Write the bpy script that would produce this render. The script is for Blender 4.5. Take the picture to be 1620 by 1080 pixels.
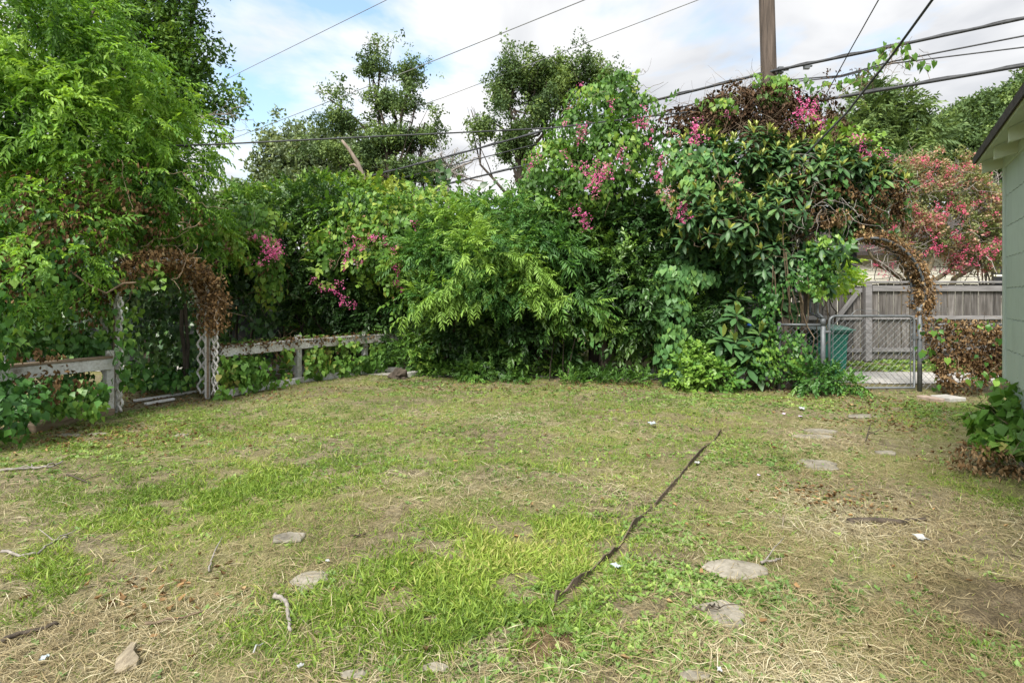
import bpy, bmesh, math, random
import numpy as np
from mathutils import Matrix, Vector
random.seed(7)
RNG = np.random.default_rng(11)
R = math.radians
for o in list(bpy.data.objects):
    bpy.data.objects.remove(o)
scene = bpy.context.scene
COL = scene.collection

# ------------------------------------------------------------------ camera
F, HX, HY, EYE = 900.0, 810.0, 470.0, 1.5        # focal length and horizon of the photograph in its own pixels
cam_d = bpy.data.cameras.new("camera")
cam_d.lens = 20.0
cam_d.sensor_width = 36.0
cam_d.shift_y = -70.0 / 1620.0
cam_d.clip_start = 0.05
cam_d.clip_end = 1500.0
cam = bpy.data.objects.new("camera", cam_d)
cam.location = (0, 0, EYE)
cam.rotation_euler = (R(90), 0, 0)
COL.objects.link(cam)
scene.camera = cam

# ------------------------------------------------------------------ world, sun, exposure
SUN_EL, SUN_AZ = 49.0, 206.0                      # azimuth clockwise from +Y
world = bpy.data.worlds.new("World")
scene.world = world
world.use_nodes = True
nt = world.node_tree
nt.nodes.clear()
wout = nt.nodes.new("ShaderNodeOutputWorld")
wbg = nt.nodes.new("ShaderNodeBackground")
wbg.inputs["Strength"].default_value = 0.1
sky = nt.nodes.new("ShaderNodeTexSky")
sky.sky_type = 'NISHITA'
sky.sun_disc = False
sky.sun_elevation = R(SUN_EL)
sky.sun_rotation = R(SUN_AZ)
sky.air_density = 1.3
sky.dust_density = 1.2
tc = nt.nodes.new("ShaderNodeTexCoord")
sep = nt.nodes.new("ShaderNodeSeparateXYZ")
nt.links.new(tc.outputs["Generated"], sep.inputs[0])


def wmath(op, a, b=None):
    n = nt.nodes.new("ShaderNodeMath")
    n.operation = op
    for i, v in enumerate((a, b)):
        if v is None:
            continue
        if isinstance(v, (int, float)):
            n.inputs[i].default_value = v
        else:
            nt.links.new(v, n.inputs[i])
    return n.outputs[0]


zz = wmath('ADD', wmath('MAXIMUM', sep.outputs[2], 0.0), 0.22)
comb = nt.nodes.new("ShaderNodeCombineXYZ")
nt.links.new(wmath('DIVIDE', sep.outputs[0], zz), comb.inputs[0])
nt.links.new(wmath('DIVIDE', sep.outputs[1], zz), comb.inputs[1])
comb.inputs[2].default_value = 3.7


def wnoise(scale, detail, rough, off):
    m = nt.nodes.new("ShaderNodeMapping")
    m.inputs["Location"].default_value = off
    nt.links.new(comb.outputs[0], m.inputs[0])
    n = nt.nodes.new("ShaderNodeTexNoise")
    n.inputs["Scale"].default_value = scale
    n.inputs["Detail"].default_value = detail
    n.inputs["Roughness"].default_value = rough
    n.inputs["Distortion"].default_value = 0.3
    nt.links.new(m.outputs[0], n.inputs["Vector"])
    return n.outputs["Fac"]


def wramp(fac, stops):
    r = nt.nodes.new("ShaderNodeValToRGB")
    els = r.color_ramp.elements
    while len(els) < len(stops):
        els.new(0.5)
    for e, (p, c) in zip(els, stops):
        e.position = p
        e.color = (*c, 1)
    nt.links.new(fac, r.inputs[0])
    return r.outputs[0]


CLOUD_OFF = (0.35, 0.9, 0.0)
cover = wramp(wnoise(1.05, 7, 0.56, CLOUD_OFF), [(0.37, (0.0, 0, 0)), (0.48, (1, 1, 1))])
shade = wramp(wnoise(1.5, 6, 0.5, (4.1, 1.3, 0)), [(0.36, (2.9, 3.0, 3.2)), (0.46, (3.9, 3.95, 4.05)), (0.56, (4.75, 4.75, 4.75))])
lift = nt.nodes.new("ShaderNodeMix")
lift.data_type = 'RGBA'
lift.blend_type = 'ADD'
lift.inputs["Factor"].default_value = 1.0
nt.links.new(sky.outputs[0], lift.inputs["A"])
lift.inputs["B"].default_value = (0.5, 0.8, 1.0, 1)
wmix = nt.nodes.new("ShaderNodeMix")
wmix.data_type = 'RGBA'
nt.links.new(cover, wmix.inputs["Factor"])
nt.links.new(lift.outputs["Result"], wmix.inputs["A"])
nt.links.new(shade, wmix.inputs["B"])
nt.links.new(wmix.outputs["Result"], wbg.inputs["Color"])
nt.links.new(wbg.outputs[0], wout.inputs[0])

sun_d = bpy.data.lights.new("sun", 'SUN')
sun_d.energy = 3.2
sun_d.angle = R(22)
sun_d.color = (1.0, 0.95, 0.87)
sun = bpy.data.objects.new("sun", sun_d)
sx, sy, sz = math.sin(R(SUN_AZ)) * math.cos(R(SUN_EL)), math.cos(R(SUN_AZ)) * math.cos(R(SUN_EL)), math.sin(R(SUN_EL))
sun.rotation_euler = Vector((sx, sy, sz)).to_track_quat('Z', 'Y').to_euler()
sun.location = (0, 0, 30)
COL.objects.link(sun)

vs = scene.view_settings
scene.display_settings.display_device = 'sRGB'
vs.view_transform = 'Standard'
vs.look = 'None'
vs.exposure = 1.25
vs.gamma = 1.0
vs.use_curve_mapping = False
cy = scene.cycles
cy.max_bounces = 7
cy.diffuse_bounces = 4
cy.glossy_bounces = 2
cy.transmission_bounces = 5
cy.transparent_max_bounces = 8
cy.caustics_reflective = False
cy.caustics_refractive = False
cy.use_denoising = True

# ------------------------------------------------------------------ helpers


def at(px, py, Y):
    """The place Y metres out on the line of sight of a photograph pixel."""
    return np.array([(px - HX) * Y / F, Y, EYE - (py - HY) * Y / F])


def gp(px, py):
    Y = F * EYE / (py - HY)
    return np.array([(px - HX) * Y / F, Y, 0.0])


def gh(x, y):
    """Height of the ground: a gentle unevenness that dies away outside the yard."""
    x = np.asarray(x, float)
    y = np.asarray(y, float)
    k = np.exp(-((x / 9.0) ** 4)) * np.exp(-(((y - 4) / 9.0) ** 4))
    h = 0.016 * np.sin(1.7 * x + 0.6 * y) + 0.012 * np.sin(2.9 * y - 1.1 * x + 1) + 0.008 * np.sin(5.1 * x + 3.7 * y + 2)
    return h * k


def vnoise(p, freq, seed=0):
    """Smooth pseudo-random field, about -1..1, from a sum of plane waves."""
    rg = np.random.default_rng(seed + 1000)
    p = np.asarray(p, float)
    out = np.zeros(p.shape[0])
    for i in range(9):
        d = rg.normal(size=p.shape[1])
        d /= np.linalg.norm(d)
        f = freq * (0.7 + 0.9 * rg.random())
        out += np.sin(p @ d * f * 2 * math.pi + rg.random() * 6.28)
    return out / 3.2


def unit(v):
    return v / np.maximum(np.linalg.norm(v, axis=-1, keepdims=True), 1e-9)


def tag(o, label=None, cat=None, group=None, kind=None):
    if label:
        o["label"] = label
    if cat:
        o["category"] = cat
    if group:
        o["group"] = group
    if kind:
        o["kind"] = kind
    return o


def empty(name, loc, label, cat, group=None, rz=0.0):
    o = bpy.data.objects.new(name, None)
    o.location = loc
    o.rotation_euler = (0, 0, rz)
    o.empty_display_size = 0.1
    COL.objects.link(o)
    return tag(o, label, cat, group)


def raw_mesh(name, V, T, mat, smooth=False, tint=None):
    me = bpy.data.meshes.new(name)
    V = np.ascontiguousarray(V, dtype=np.float32)
    T = np.ascontiguousarray(T, dtype=np.int32)
    me.vertices.add(len(V))
    me.vertices.foreach_set("co", V.ravel())
    me.loops.add(T.size)
    me.loops.foreach_set("vertex_index", T.ravel())
    me.polygons.add(len(T))
    me.polygons.foreach_set("loop_start", np.arange(0, T.size, 3, dtype=np.int32))
    me.polygons.foreach_set("use_smooth", np.full(len(T), smooth or tint is not None, dtype=bool))
    if tint is not None:
        a = me.attributes.new("tint", 'FLOAT', 'POINT')
        a.data.foreach_set("value", np.ascontiguousarray(tint, dtype=np.float32))
    me.update(calc_edges=True)
    if mat:
        me.materials.append(mat)
    return me


def link(name, me, parent=None, matrix=None, label=None, cat=None, group=None, kind=None):
    o = bpy.data.objects.new(name, me)
    COL.objects.link(o)
    if parent:
        o.parent = parent
    if matrix is not None:
        o.matrix_local = matrix
    return tag(o, label, cat, group, kind)


class MB:
    """Collects triangles and links them as one mesh object."""

    def __init__(s):
        s.V, s.T, s.n = [], [], 0

    def add(s, V, T):
        V = np.asarray(V, float)
        s.V.append(V)
        s.T.append(np.asarray(T, int) + s.n)
        s.n += len(V)
        return s

    def tube(s, pts, rad, n=6):
        P = np.asarray(pts, float)
        m = len(P)
        rad = np.full(m, rad) if np.isscalar(rad) else np.asarray(rad, float)
        t = np.gradient(P, axis=0)
        t = unit(t)
        a = np.array([0, 0, 1.0]) if abs(t[0][2]) < 0.9 else np.array([1.0, 0, 0])
        u = unit(np.cross(t[0], a))
        ang = np.arange(n) * 2 * math.pi / n
        rings = []
        for i in range(m):
            u = unit(u - t[i] * (u @ t[i]))
            w = np.cross(t[i], u)
            rings.append(P[i] + rad[i] * (np.cos(ang)[:, None] * u + np.sin(ang)[:, None] * w))
        V = np.concatenate(rings + [P[:1], P[-1:]])
        T = []
        for i in range(m - 1):
            for k in range(n):
                a0, a1 = i * n + k, i * n + (k + 1) % n
                T += [(a0, a1, a1 + n), (a0, a1 + n, a0 + n)]
        c0, c1 = m * n, m * n + 1
        for k in range(n):
            T.append((c0, (k + 1) % n, k))
            T.append((c1, (m - 1) * n + k, (m - 1) * n + (k + 1) % n))
        return s.add(V, T)

    def box(s, c, size, M=None):
        x, y, z = np.asarray(size) / 2
        V = np.array([(i * x, j * y, k * z) for i in (-1, 1) for j in (-1, 1) for k in (-1, 1)], float)
        if M is not None:
            V = V @ np.asarray(M).T
        q = [(0, 1, 3, 2), (4, 6, 7, 5), (0, 4, 5, 1), (2, 3, 7, 6), (0, 2, 6, 4), (1, 5, 7, 3)]
        T = [t for a, b, c2, d in q for t in ((a, b, c2), (a, c2, d))]
        return s.add(V + np.asarray(c), T)

    def build(s, name, mat, parent=None, loc=(0, 0, 0), smooth=False, **kw):
        V = np.concatenate(s.V) - np.asarray(loc, float)
        o = link(name, raw_mesh(name, V, np.concatenate(s.T), mat, smooth), parent, **kw)
        if parent is None:
            o.location = loc
        return o


def rotz(a):
    c, s = math.cos(a), math.sin(a)
    return np.array([[c, -s, 0], [s, c, 0], [0, 0, 1.0]])


def wander(a, b, n, amp, seed=None):
    """A crooked line from a to b."""
    rg = np.random.default_rng(seed) if seed is not None else RNG
    t = np.linspace(0, 1, n)[:, None]
    a = np.asarray(a, float)
    b = np.asarray(b, float)
    P = a + (b - a) * t
    j = rg.normal(size=(n, 3)).cumsum(axis=0)
    j = j - j[:1] * (1 - t) - j[-1:] * t
    return P + j * amp * np.sin(np.pi * t) ** 0.5


CB = {}


def cbox(size, bev=0.004):
    """A board-like box with worn edges; equal sizes share one mesh."""
    key = tuple(round(x, 4) for x in size) + (bev,)
    if key not in CB:
        bm = bmesh.new()
        bmesh.ops.create_cube(bm, size=1)
        bmesh.ops.scale(bm, vec=size, verts=bm.verts)
        bmesh.ops.bevel(bm, geom=list(bm.edges), offset=bev, segments=1, affect='EDGES')
        me = bpy.data.meshes.new("board")
        bm.to_mesh(me)
        bm.free()
        CB[key] = me
    return CB[key]


def board(name, parent, mat, c, size, rot=None, bev=0.004, loc=(0, 0, 0), **kw):
    me = cbox(size, bev)
    if not me.materials:
        me.materials.append(mat)
    elif me.materials[0] is not mat:
        key = (me.name, mat.name)
        if key not in CB:
            CB[key] = me.copy()
            CB[key].materials.clear()
            CB[key].materials.append(mat)
        me = CB[key]
    M = Matrix.Translation(Vector(np.asarray(c, float) - np.asarray(loc, float)))
    if rot is not None:
        M = M @ Matrix(np.asarray(rot).tolist()).to_4x4()
    return link(name, me, parent, M, **kw)


# ------------------------------------------------------------------ materials


def new_mat(name):
    m = bpy.data.materials.new(name)
    m.use_nodes = True
    n = m.node_tree
    return m, n, n.nodes["Principled BSDF"], n.nodes["Material Output"]


def node(n, kind, **kw):
    x = n.nodes.new(kind)
    for k, v in kw.items():
        if k in x.inputs.keys():
            x.inputs[k].default_value = v
        else:
            setattr(x, k, v)
    return x


def ramp(n, fac, stops):
    r = n.nodes.new("ShaderNodeValToRGB")
    e = r.color_ramp.elements
    while len(e) < len(stops):
        e.new(0.5)
    for el, (p, c) in zip(e, stops):
        el.position = p
        el.color = (*c, 1)
    n.links.new(fac, r.inputs[0])
    return r.outputs[0]


def mixc(n, fac, a, b, mode='MIX'):
    m = n.nodes.new("ShaderNodeMix")
    m.data_type = 'RGBA'
    m.blend_type = mode
    for sock, v in (("Factor", fac), ("A", a), ("B", b)):
        if isinstance(v, (int, float)):
            m.inputs[sock].default_value = v
        elif isinstance(v, tuple):
            m.inputs[sock].default_value = (*v, 1)
        else:
            n.links.new(v, m.inputs[sock])
    return m.outputs["Result"]


LEAF_GAIN = 1.6


def leaf_mat(name, stops, rough=0.5, trans=0.3, tcol=(1.25, 1.2, 0.6), spec=0.35):
    m, n, b, out = new_mat(name)
    a = node(n, "ShaderNodeAttribute", attribute_name="tint")
    k = LEAF_GAIN if name.endswith("_leaf") and "dead" not in name else 1.0
    if k > 1:
        stops = [(p, (c[0] * k * (1.0 if name in ('bright_leaf', 'feather_leaf', 'back_leaf', 'fence_vine_leaf') else 1.18), c[1] * k, c[2] * k)) for p, c in stops]
    col = ramp(n, a.outputs["Fac"], stops)
    n.links.new(col, b.inputs["Base Color"])
    b.inputs["Roughness"].default_value = rough
    b.inputs["Specular IOR Level"].default_value = spec
    if trans > 0:
        t = n.nodes.new("ShaderNodeBsdfTranslucent")
        tm = mixc(n, 1.0, col, tcol, 'MULTIPLY')
        n.links.new(tm, t.inputs["Color"])
        mx = n.nodes.new("ShaderNodeMixShader")
        mx.inputs[0].default_value = trans
        n.links.new(b.outputs[0], mx.inputs[1])
        n.links.new(t.outputs[0], mx.inputs[2])
        n.links.new(mx.outputs[0], out.inputs[0])
    return m


def noise_mat(name, scale, stops, rough=0.8, stretch=(1, 1, 1), bump=0.3, detail=6, objrand=0.0, scale2=None, stops2=None, bdist=0.01, spec=0.3):
    m, n, b, out = new_mat(name)
    tc = n.nodes.new("ShaderNodeTexCoord")
    mp = n.nodes.new("ShaderNodeMapping")
    mp.inputs["Scale"].default_value = stretch
    oi = n.nodes.new("ShaderNodeObjectInfo")
    n.links.new(tc.outputs["Object"], mp.inputs[0])
    if objrand:
        sc = n.nodes.new("ShaderNodeVectorMath")
        sc.operation = 'SCALE'
        sc.inputs[0].default_value = (31, 17, 23)
        n.links.new(oi.outputs["Random"], sc.inputs["Scale"])
        n.links.new(sc.outputs[0], mp.inputs["Location"])
    nz = node(n, "ShaderNodeTexNoise", Scale=scale, Detail=detail, Roughness=0.6)
    n.links.new(mp.outputs[0], nz.inputs["Vector"])
    col = ramp(n, nz.outputs["Fac"], stops)
    if stops2:
        n2 = node(n, "ShaderNodeTexNoise", Scale=scale2, Detail=5, Roughness=0.65)
        n.links.new(mp.outputs[0], n2.inputs["Vector"])
        c2 = ramp(n, n2.outputs["Fac"], stops2)
        col = mixc(n, 1.0, col, c2, 'MULTIPLY')
    if objrand:
        mr = n.nodes.new("ShaderNodeMapRange")
        mr.inputs["To Min"].default_value = 1 - objrand
        mr.inputs["To Max"].default_value = 1 + objrand
        n.links.new(oi.outputs["Random"], mr.inputs[0])
        vm = n.nodes.new("ShaderNodeVectorMath")
        vm.operation = 'SCALE'
        n.links.new(col, vm.inputs[0])
        n.links.new(mr.outputs[0], vm.inputs["Scale"])
        col = vm.outputs[0]
    n.links.new(col, b.inputs["Base Color"])
    b.inputs["Roughness"].default_value = rough
    b.inputs["Specular IOR Level"].default_value = spec
    if bump:
        bp = node(n, "ShaderNodeBump", Strength=bump, Distance=bdist)
        n.links.new(nz.outputs["Fac"], bp.inputs["Height"])
        n.links.new(bp.outputs[0], b.inputs["Normal"])
    return m


M = {}
M['pecan'] = leaf_mat("pecan_leaf", [(0, (0.022, 0.060, 0.012)), (0.5, (0.045, 0.115, 0.020)), (1, (0.095, 0.19, 0.03))])
M['bright'] = leaf_mat("bright_leaf", [(0, (0.042, 0.105, 0.014)), (0.5, (0.105, 0.215, 0.03)), (1, (0.20, 0.32, 0.05))], trans=0.4)
M['pist'] = leaf_mat("feather_leaf", [(0, (0.03, 0.085, 0.022)), (0.5, (0.065, 0.15, 0.03)), (1, (0.16, 0.26, 0.045))], trans=0.34)
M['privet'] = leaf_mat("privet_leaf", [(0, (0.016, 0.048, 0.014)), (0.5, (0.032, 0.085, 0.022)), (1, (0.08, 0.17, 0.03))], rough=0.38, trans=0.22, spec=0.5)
M['coral'] = leaf_mat("coral_vine_leaf", [(0, (0.03, 0.085, 0.016)), (0.5, (0.065, 0.16, 0.026)), (0.9, (0.12, 0.22, 0.035)), (1, (0.17, 0.25, 0.045))], trans=0.3)
M['heart'] = leaf_mat("heart_leaf", [(0, (0.028, 0.085, 0.028)), (0.6, (0.055, 0.15, 0.045)), (1, (0.11, 0.22, 0.05))], trans=0.25)
M['ivy'] = leaf_mat("ivy_leaf", [(0, (0.018, 0.065, 0.014)), (0.5, (0.042, 0.125, 0.024)), (1, (0.11, 0.22, 0.035))], rough=0.42, trans=0.24)
M['fencevine'] = leaf_mat("fence_vine_leaf", [(0, (0.05, 0.12, 0.018)), (0.5, (0.075, 0.16, 0.026)), (0.85, (0.14, 0.23, 0.04)), (1, (0.23, 0.22, 0.06))], trans=0.3)
M['loquat'] = leaf_mat("loquat_leaf", [(0, (0.018, 0.055, 0.022)), (0.6, (0.04, 0.105, 0.035)), (0.8, (0.075, 0.15, 0.04)), (1, (0.24, 0.29, 0.065))], rough=0.45, trans=0.12, spec=0.35)
M['oak'] = leaf_mat("oak_leaf", [(0, (0.035, 0.07, 0.028)), (0.5, (0.062, 0.118, 0.044)), (1, (0.115, 0.19, 0.058))], trans=0.25, spec=0.15)
M['grey'] = leaf_mat("grey_leaf", [(0, (0.05, 0.085, 0.045)), (0.5, (0.085, 0.14, 0.072)), (1, (0.15, 0.21, 0.10))], trans=0.25)
M['myrtle'] = leaf_mat("myrtle_leaf", [(0, (0.075, 0.115, 0.04)), (0.5, (0.125, 0.175, 0.065)), (0.8, (0.19, 0.18, 0.10)), (1, (0.27, 0.17, 0.14))], trans=0.28)
M['back'] = leaf_mat("back_leaf", [(0, (0.06, 0.13, 0.02)), (0.5, (0.14, 0.25, 0.03)), (1, (0.28, 0.40, 0.05))], trans=0.4)
M['dead'] = leaf_mat("dead_leaf", [(0, (0.055, 0.033, 0.016)), (0.4, (0.12, 0.073, 0.034)), (0.8, (0.205, 0.13, 0.062)), (1, (0.31, 0.22, 0.12))], rough=0.8, trans=0.12, tcol=(1.1, 0.9, 0.7), spec=0.1)
M['deadtan'] = leaf_mat("tan_dead_leaf", [(0, (0.10, 0.06, 0.028)), (0.4, (0.22, 0.135, 0.062)), (0.8, (0.35, 0.225, 0.11)), (1, (0.48, 0.36, 0.2))], rough=0.8, trans=0.15, tcol=(1.1, 0.9, 0.7), spec=0.1)
M['deaddark'] = leaf_mat("old_dead_leaf", [(0, (0.045, 0.028, 0.018)), (0.5, (0.088, 0.055, 0.034)), (1, (0.16, 0.102, 0.062))], rough=0.85, trans=0.1, spec=0.1)
M['grass'] = leaf_mat("grass_blade", [(0, (0.10, 0.17, 0.035)), (0.5, (0.19, 0.30, 0.045)), (0.85, (0.33, 0.43, 0.08)), (1, (0.42, 0.42, 0.14))], rough=0.5, trans=0.3, spec=0.25)
M['straw'] = leaf_mat("straw", [(0, (0.14, 0.10, 0.055)), (0.4, (0.29, 0.235, 0.125)), (0.75, (0.44, 0.38, 0.23)), (1, (0.58, 0.53, 0.37))], rough=0.75, trans=0.12, tcol=(1, 0.9, 0.7), spec=0.15)
M['weed'] = leaf_mat("weed_leaf", [(0, (0.05, 0.11, 0.026)), (0.6, (0.095, 0.185, 0.042)), (1, (0.17, 0.27, 0.06))], trans=0.25)
M['pink'] = leaf_mat("pink_flower", [(0, (0.55, 0.07, 0.25)), (0.5, (0.80, 0.16, 0.42)), (1, (0.86, 0.38, 0.58))], rough=0.6, trans=0.35, tcol=(1.1, 0.8, 1.0), spec=0.1)
M['palepink'] = leaf_mat("faded_pink_flower", [(0, (0.45, 0.19, 0.19)), (1, (0.62, 0.36, 0.32))], rough=0.6, trans=0.3, tcol=(1.1, 0.9, 0.9), spec=0.1)
M['myrtleflower'] = leaf_mat("crape_flower", [(0, (0.62, 0.06, 0.17)), (1, (0.88, 0.22, 0.38))], rough=0.6, trans=0.25, tcol=(1.1, 0.7, 0.8), spec=0.1)

M['bark'] = noise_mat("bark", 14, [(0.3, (0.03, 0.024, 0.018)), (0.7, (0.10, 0.08, 0.062))], 0.9, (1, 1, 0.25), 0.8, bdist=0.02)
M['palebark'] = noise_mat("pale_bark", 9, [(0.3, (0.13, 0.10, 0.08)), (0.7, (0.30, 0.25, 0.2))], 0.9, (1, 1, 0.25), 0.6, bdist=0.02)
M['myrtlebark'] = noise_mat("smooth_bark", 5, [(0.3, (0.10, 0.085, 0.05)), (0.7, (0.24, 0.2, 0.13))], 0.75, (1, 1, 0.3), 0.3)
M['twig'] = noise_mat("twig", 20, [(0.3, (0.10, 0.07, 0.045)), (0.7, (0.25, 0.19, 0.13))], 0.9, bump=0.2)
M['greytwig'] = noise_mat("grey_twig", 20, [(0.3, (0.14, 0.125, 0.11)), (0.7, (0.33, 0.30, 0.27))], 0.9, bump=0.2)
M['whitewood'] = noise_mat("peeling_white_paint", 5, [(0.30, (0.24, 0.20, 0.17)), (0.40, (0.64, 0.62, 0.60)), (0.75, (0.80, 0.80, 0.80))], 0.6, (1, 1, 1), 0.3, objrand=0.06,
                          scale2=30, stops2=[(0.3, (0.72, 0.7, 0.66)), (0.6, (1, 1, 1))])
M['barewood'] = noise_mat("bare_weathered_wood", 7, [(0.3, (0.16, 0.11, 0.075)), (0.7, (0.36, 0.28, 0.20))], 0.9, (1, 1, 4), 0.5, objrand=0.1)
M['greywood'] = noise_mat("grey_fence_wood", 3.0, [(0.25, (0.045, 0.041, 0.038)), (0.5, (0.115, 0.107, 0.101)), (0.75, (0.20, 0.19, 0.181))], 0.9, (9, 9, 0.8), 0.5, objrand=0.36,
                         scale2=2.2, stops2=[(0.3, (0.74, 0.71, 0.68)), (0.6, (1, 1, 1))])
M['greyrail'] = noise_mat("grey_rail_wood", 3.0, [(0.3, (0.13, 0.125, 0.125)), (0.7, (0.25, 0.242, 0.245))], 0.9, (0.8, 9, 9), 0.4, objrand=0.1)
M['brownwood'] = noise_mat("brown_fence_wood", 3.0, [(0.3, (0.16, 0.085, 0.045)), (0.7, (0.34, 0.2, 0.11))], 0.9, (9, 9, 0.8), 0.4, objrand=0.2)
M['pole'] = noise_mat("pole_wood", 4.0, [(0.3, (0.04, 0.033, 0.028)), (0.5, (0.095, 0.075, 0.062)), (0.75, (0.165, 0.13, 0.108))], 0.9, (6, 6, 0.35), 0.8, bdist=0.02)
M['galv'] = noise_mat("galvanised_steel", 12, [(0.3, (0.09, 0.098, 0.105)), (0.7, (0.165, 0.178, 0.187))], 0.5, bump=0.1)
M['galv'].node_tree.nodes["Principled BSDF"].inputs["Metallic"].default_value = 0.25
M['darkpipe'] = noise_mat("dark_pipe", 12, [(0.3, (0.06, 0.068, 0.075)), (0.7, (0.17, 0.185, 0.2))], 0.5, bump=0.1)
M['rubber'] = noise_mat("black_cable", 8, [(0.3, (0.03, 0.032, 0.036)), (0.7, (0.07, 0.074, 0.08))], 0.6, bump=0.0)
M['greywire'] = noise_mat("grey_cable", 8, [(0.3, (0.17, 0.175, 0.185)), (0.7, (0.24, 0.245, 0.25))], 0.6, bump=0.0)
M['rust'] = noise_mat("edging_steel", 16, [(0.3, (0.055, 0.043, 0.034)), (0.7, (0.16, 0.12, 0.09))], 0.75, bump=0.3)
M['cart'] = noise_mat("green_plastic", 3, [(0.3, (0.009, 0.10, 0.072)), (0.7, (0.02, 0.15, 0.11))], 0.42, bump=0.05, spec=0.5)
M['cartlid'] = noise_mat("green_plastic_lid", 6, [(0.3, (0.02, 0.13, 0.095)), (0.7, (0.10, 0.21, 0.17))], 0.45, bump=0.05, spec=0.5)
M['stamp'] = noise_mat("white_stamp", 30, [(0.3, (0.35, 0.42, 0.40)), (0.6, (0.66, 0.70, 0.68))], 0.6, bump=0)
M['stone'] = noise_mat("flagstone", 6, [(0.25, (0.12, 0.11, 0.09)), (0.5, (0.25, 0.23, 0.185)), (0.75, (0.37, 0.34, 0.29))], 0.9, bump=0.6, bdist=0.015, objrand=0.12, scale2=40, stops2=[(0.3, (0.7, 0.7, 0.68)), (0.6, (1, 1, 1))])
M['brick'] = noise_mat("paver_brick", 12, [(0.3, (0.26, 0.19, 0.15)), (0.7, (0.42, 0.34, 0.28))], 0.9, bump=0.4)
M['concrete'] = noise_mat("concrete", 4, [(0.3, (0.34, 0.325, 0.30)), (0.7, (0.50, 0.485, 0.455))], 0.9, bump=0.3, scale2=30, stops2=[(0.3, (0.8, 0.8, 0.78)), (0.6, (1, 1, 1))])
M['shedgreen'] = noise_mat("shed_green_paint", 2.2, [(0.3, (0.42, 0.505, 0.45)), (0.7, (0.46, 0.545, 0.49))], 0.65, (1, 1, 0.4), 0.06, objrand=0.045, scale2=18, stops2=[(0.25, (0.9, 0.9, 0.88)), (0.5, (1, 1, 1))])
M['trimgreen'] = noise_mat("pale_green_trim", 3, [(0.3, (0.44, 0.52, 0.46)), (0.7, (0.50, 0.57, 0.51))], 0.6, bump=0.1)
M['rafterpaint'] = noise_mat("rafter_paint", 3, [(0.3, (0.44, 0.50, 0.36)), (0.7, (0.54, 0.60, 0.45))], 0.6, bump=0.1)
M['roofdark'] = noise_mat("roof_felt", 20, [(0.3, (0.03, 0.026, 0.026)), (0.7, (0.075, 0.065, 0.062))], 0.85, bump=0.4)
M['cream'] = noise_mat("cream_siding", 2, [(0.3, (0.72, 0.70, 0.60)), (0.7, (0.78, 0.76, 0.67))], 0.65, bump=0.05)
M['greywall'] = noise_mat("grey_render_wall", 2, [(0.3, (0.06, 0.063, 0.068)), (0.7, (0.10, 0.104, 0.112))], 0.85, bump=0.2)  # darkened so the colour holds the garage wall's shade
M['glass'] = noise_mat("dark_window", 1, [(0, (0.02, 0.022, 0.025)), (1, (0.03, 0.032, 0.035))], 0.08, bump=0)
M['paper'] = noise_mat("white_litter", 8, [(0.3, (0.28, 0.29, 0.29)), (0.6, (0.44, 0.45, 0.44))], 0.7, bump=0.4)
M['bluepaper'] = noise_mat("pale_blue_litter", 8, [(0.3, (0.28, 0.34, 0.36)), (0.7, (0.44, 0.49, 0.50))], 0.5, bump=0.2)
M['lilac'] = noise_mat("lilac_petal", 8, [(0.3, (0.55, 0.42, 0.62)), (0.7, (0.7, 0.58, 0.74))], 0.7, bump=0)
M['blue'] = noise_mat("blue_plastic", 8, [(0.3, (0.02, 0.10, 0.50)), (0.7, (0.10, 0.26, 0.75))], 0.4, bump=0)
M['red'] = noise_mat("red_plastic", 8, [(0.3, (0.42, 0.03, 0.04)), (0.7, (0.55, 0.06, 0.07))], 0.4, bump=0)
M['orange'] = noise_mat("terracotta", 8, [(0.3, (0.36, 0.12, 0.04)), (0.7, (0.48, 0.19, 0.07))], 0.7, bump=0)
M['mulch'] = noise_mat("damp_soil", 9, [(0.3, (0.07, 0.058, 0.05)), (0.7, (0.19, 0.16, 0.135))], 0.95, bump=0.8, bdist=0.02)
M['chipwood'] = noise_mat("split_wood", 9, [(0.3, (0.17, 0.14, 0.10)), (0.7, (0.36, 0.31, 0.22))], 0.9, (6, 1, 6), 0.8)

# ------------------------------------------------------------------ leaf templates (axis +Y, face +Z, length 1)


def T_diamond(w, fold=0.12, droop=0.1):
    V = np.array([(0, 0, 0), (-w, 0.42, fold * w * 2), (0, 1, -droop), (w, 0.42, fold * w * 2)])
    return V, np.array([(0, 2, 1), (0, 3, 2)])


def T_ovate(w, mid=0.4, fold=0.25, droop=0.18):
    V = np.array([(0, 0, 0), (-w, mid, fold * w), (0, mid + 0.05, 0.0), (0, 1, -droop), (w, mid, fold * w)])
    return V, np.array([(0, 2, 1), (2, 3, 1), (0, 4, 2), (2, 4, 3)])


def T_heart(droop=0.15, cup=0.07):
    V = np.array([(0, 0.06, 0), (-0.33, -0.07, cup), (-0.42, 0.36, cup * 0.8), (0, 1.0, -droop), (0.42, 0.36, cup * 0.8), (0.33, -0.07, cup), (0, 0.42, -0.02)])
    return V, np.array([(6, a, b) for a, b in ((1, 0), (2, 1), (3, 2), (4, 3), (5, 4), (0, 5))])


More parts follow.
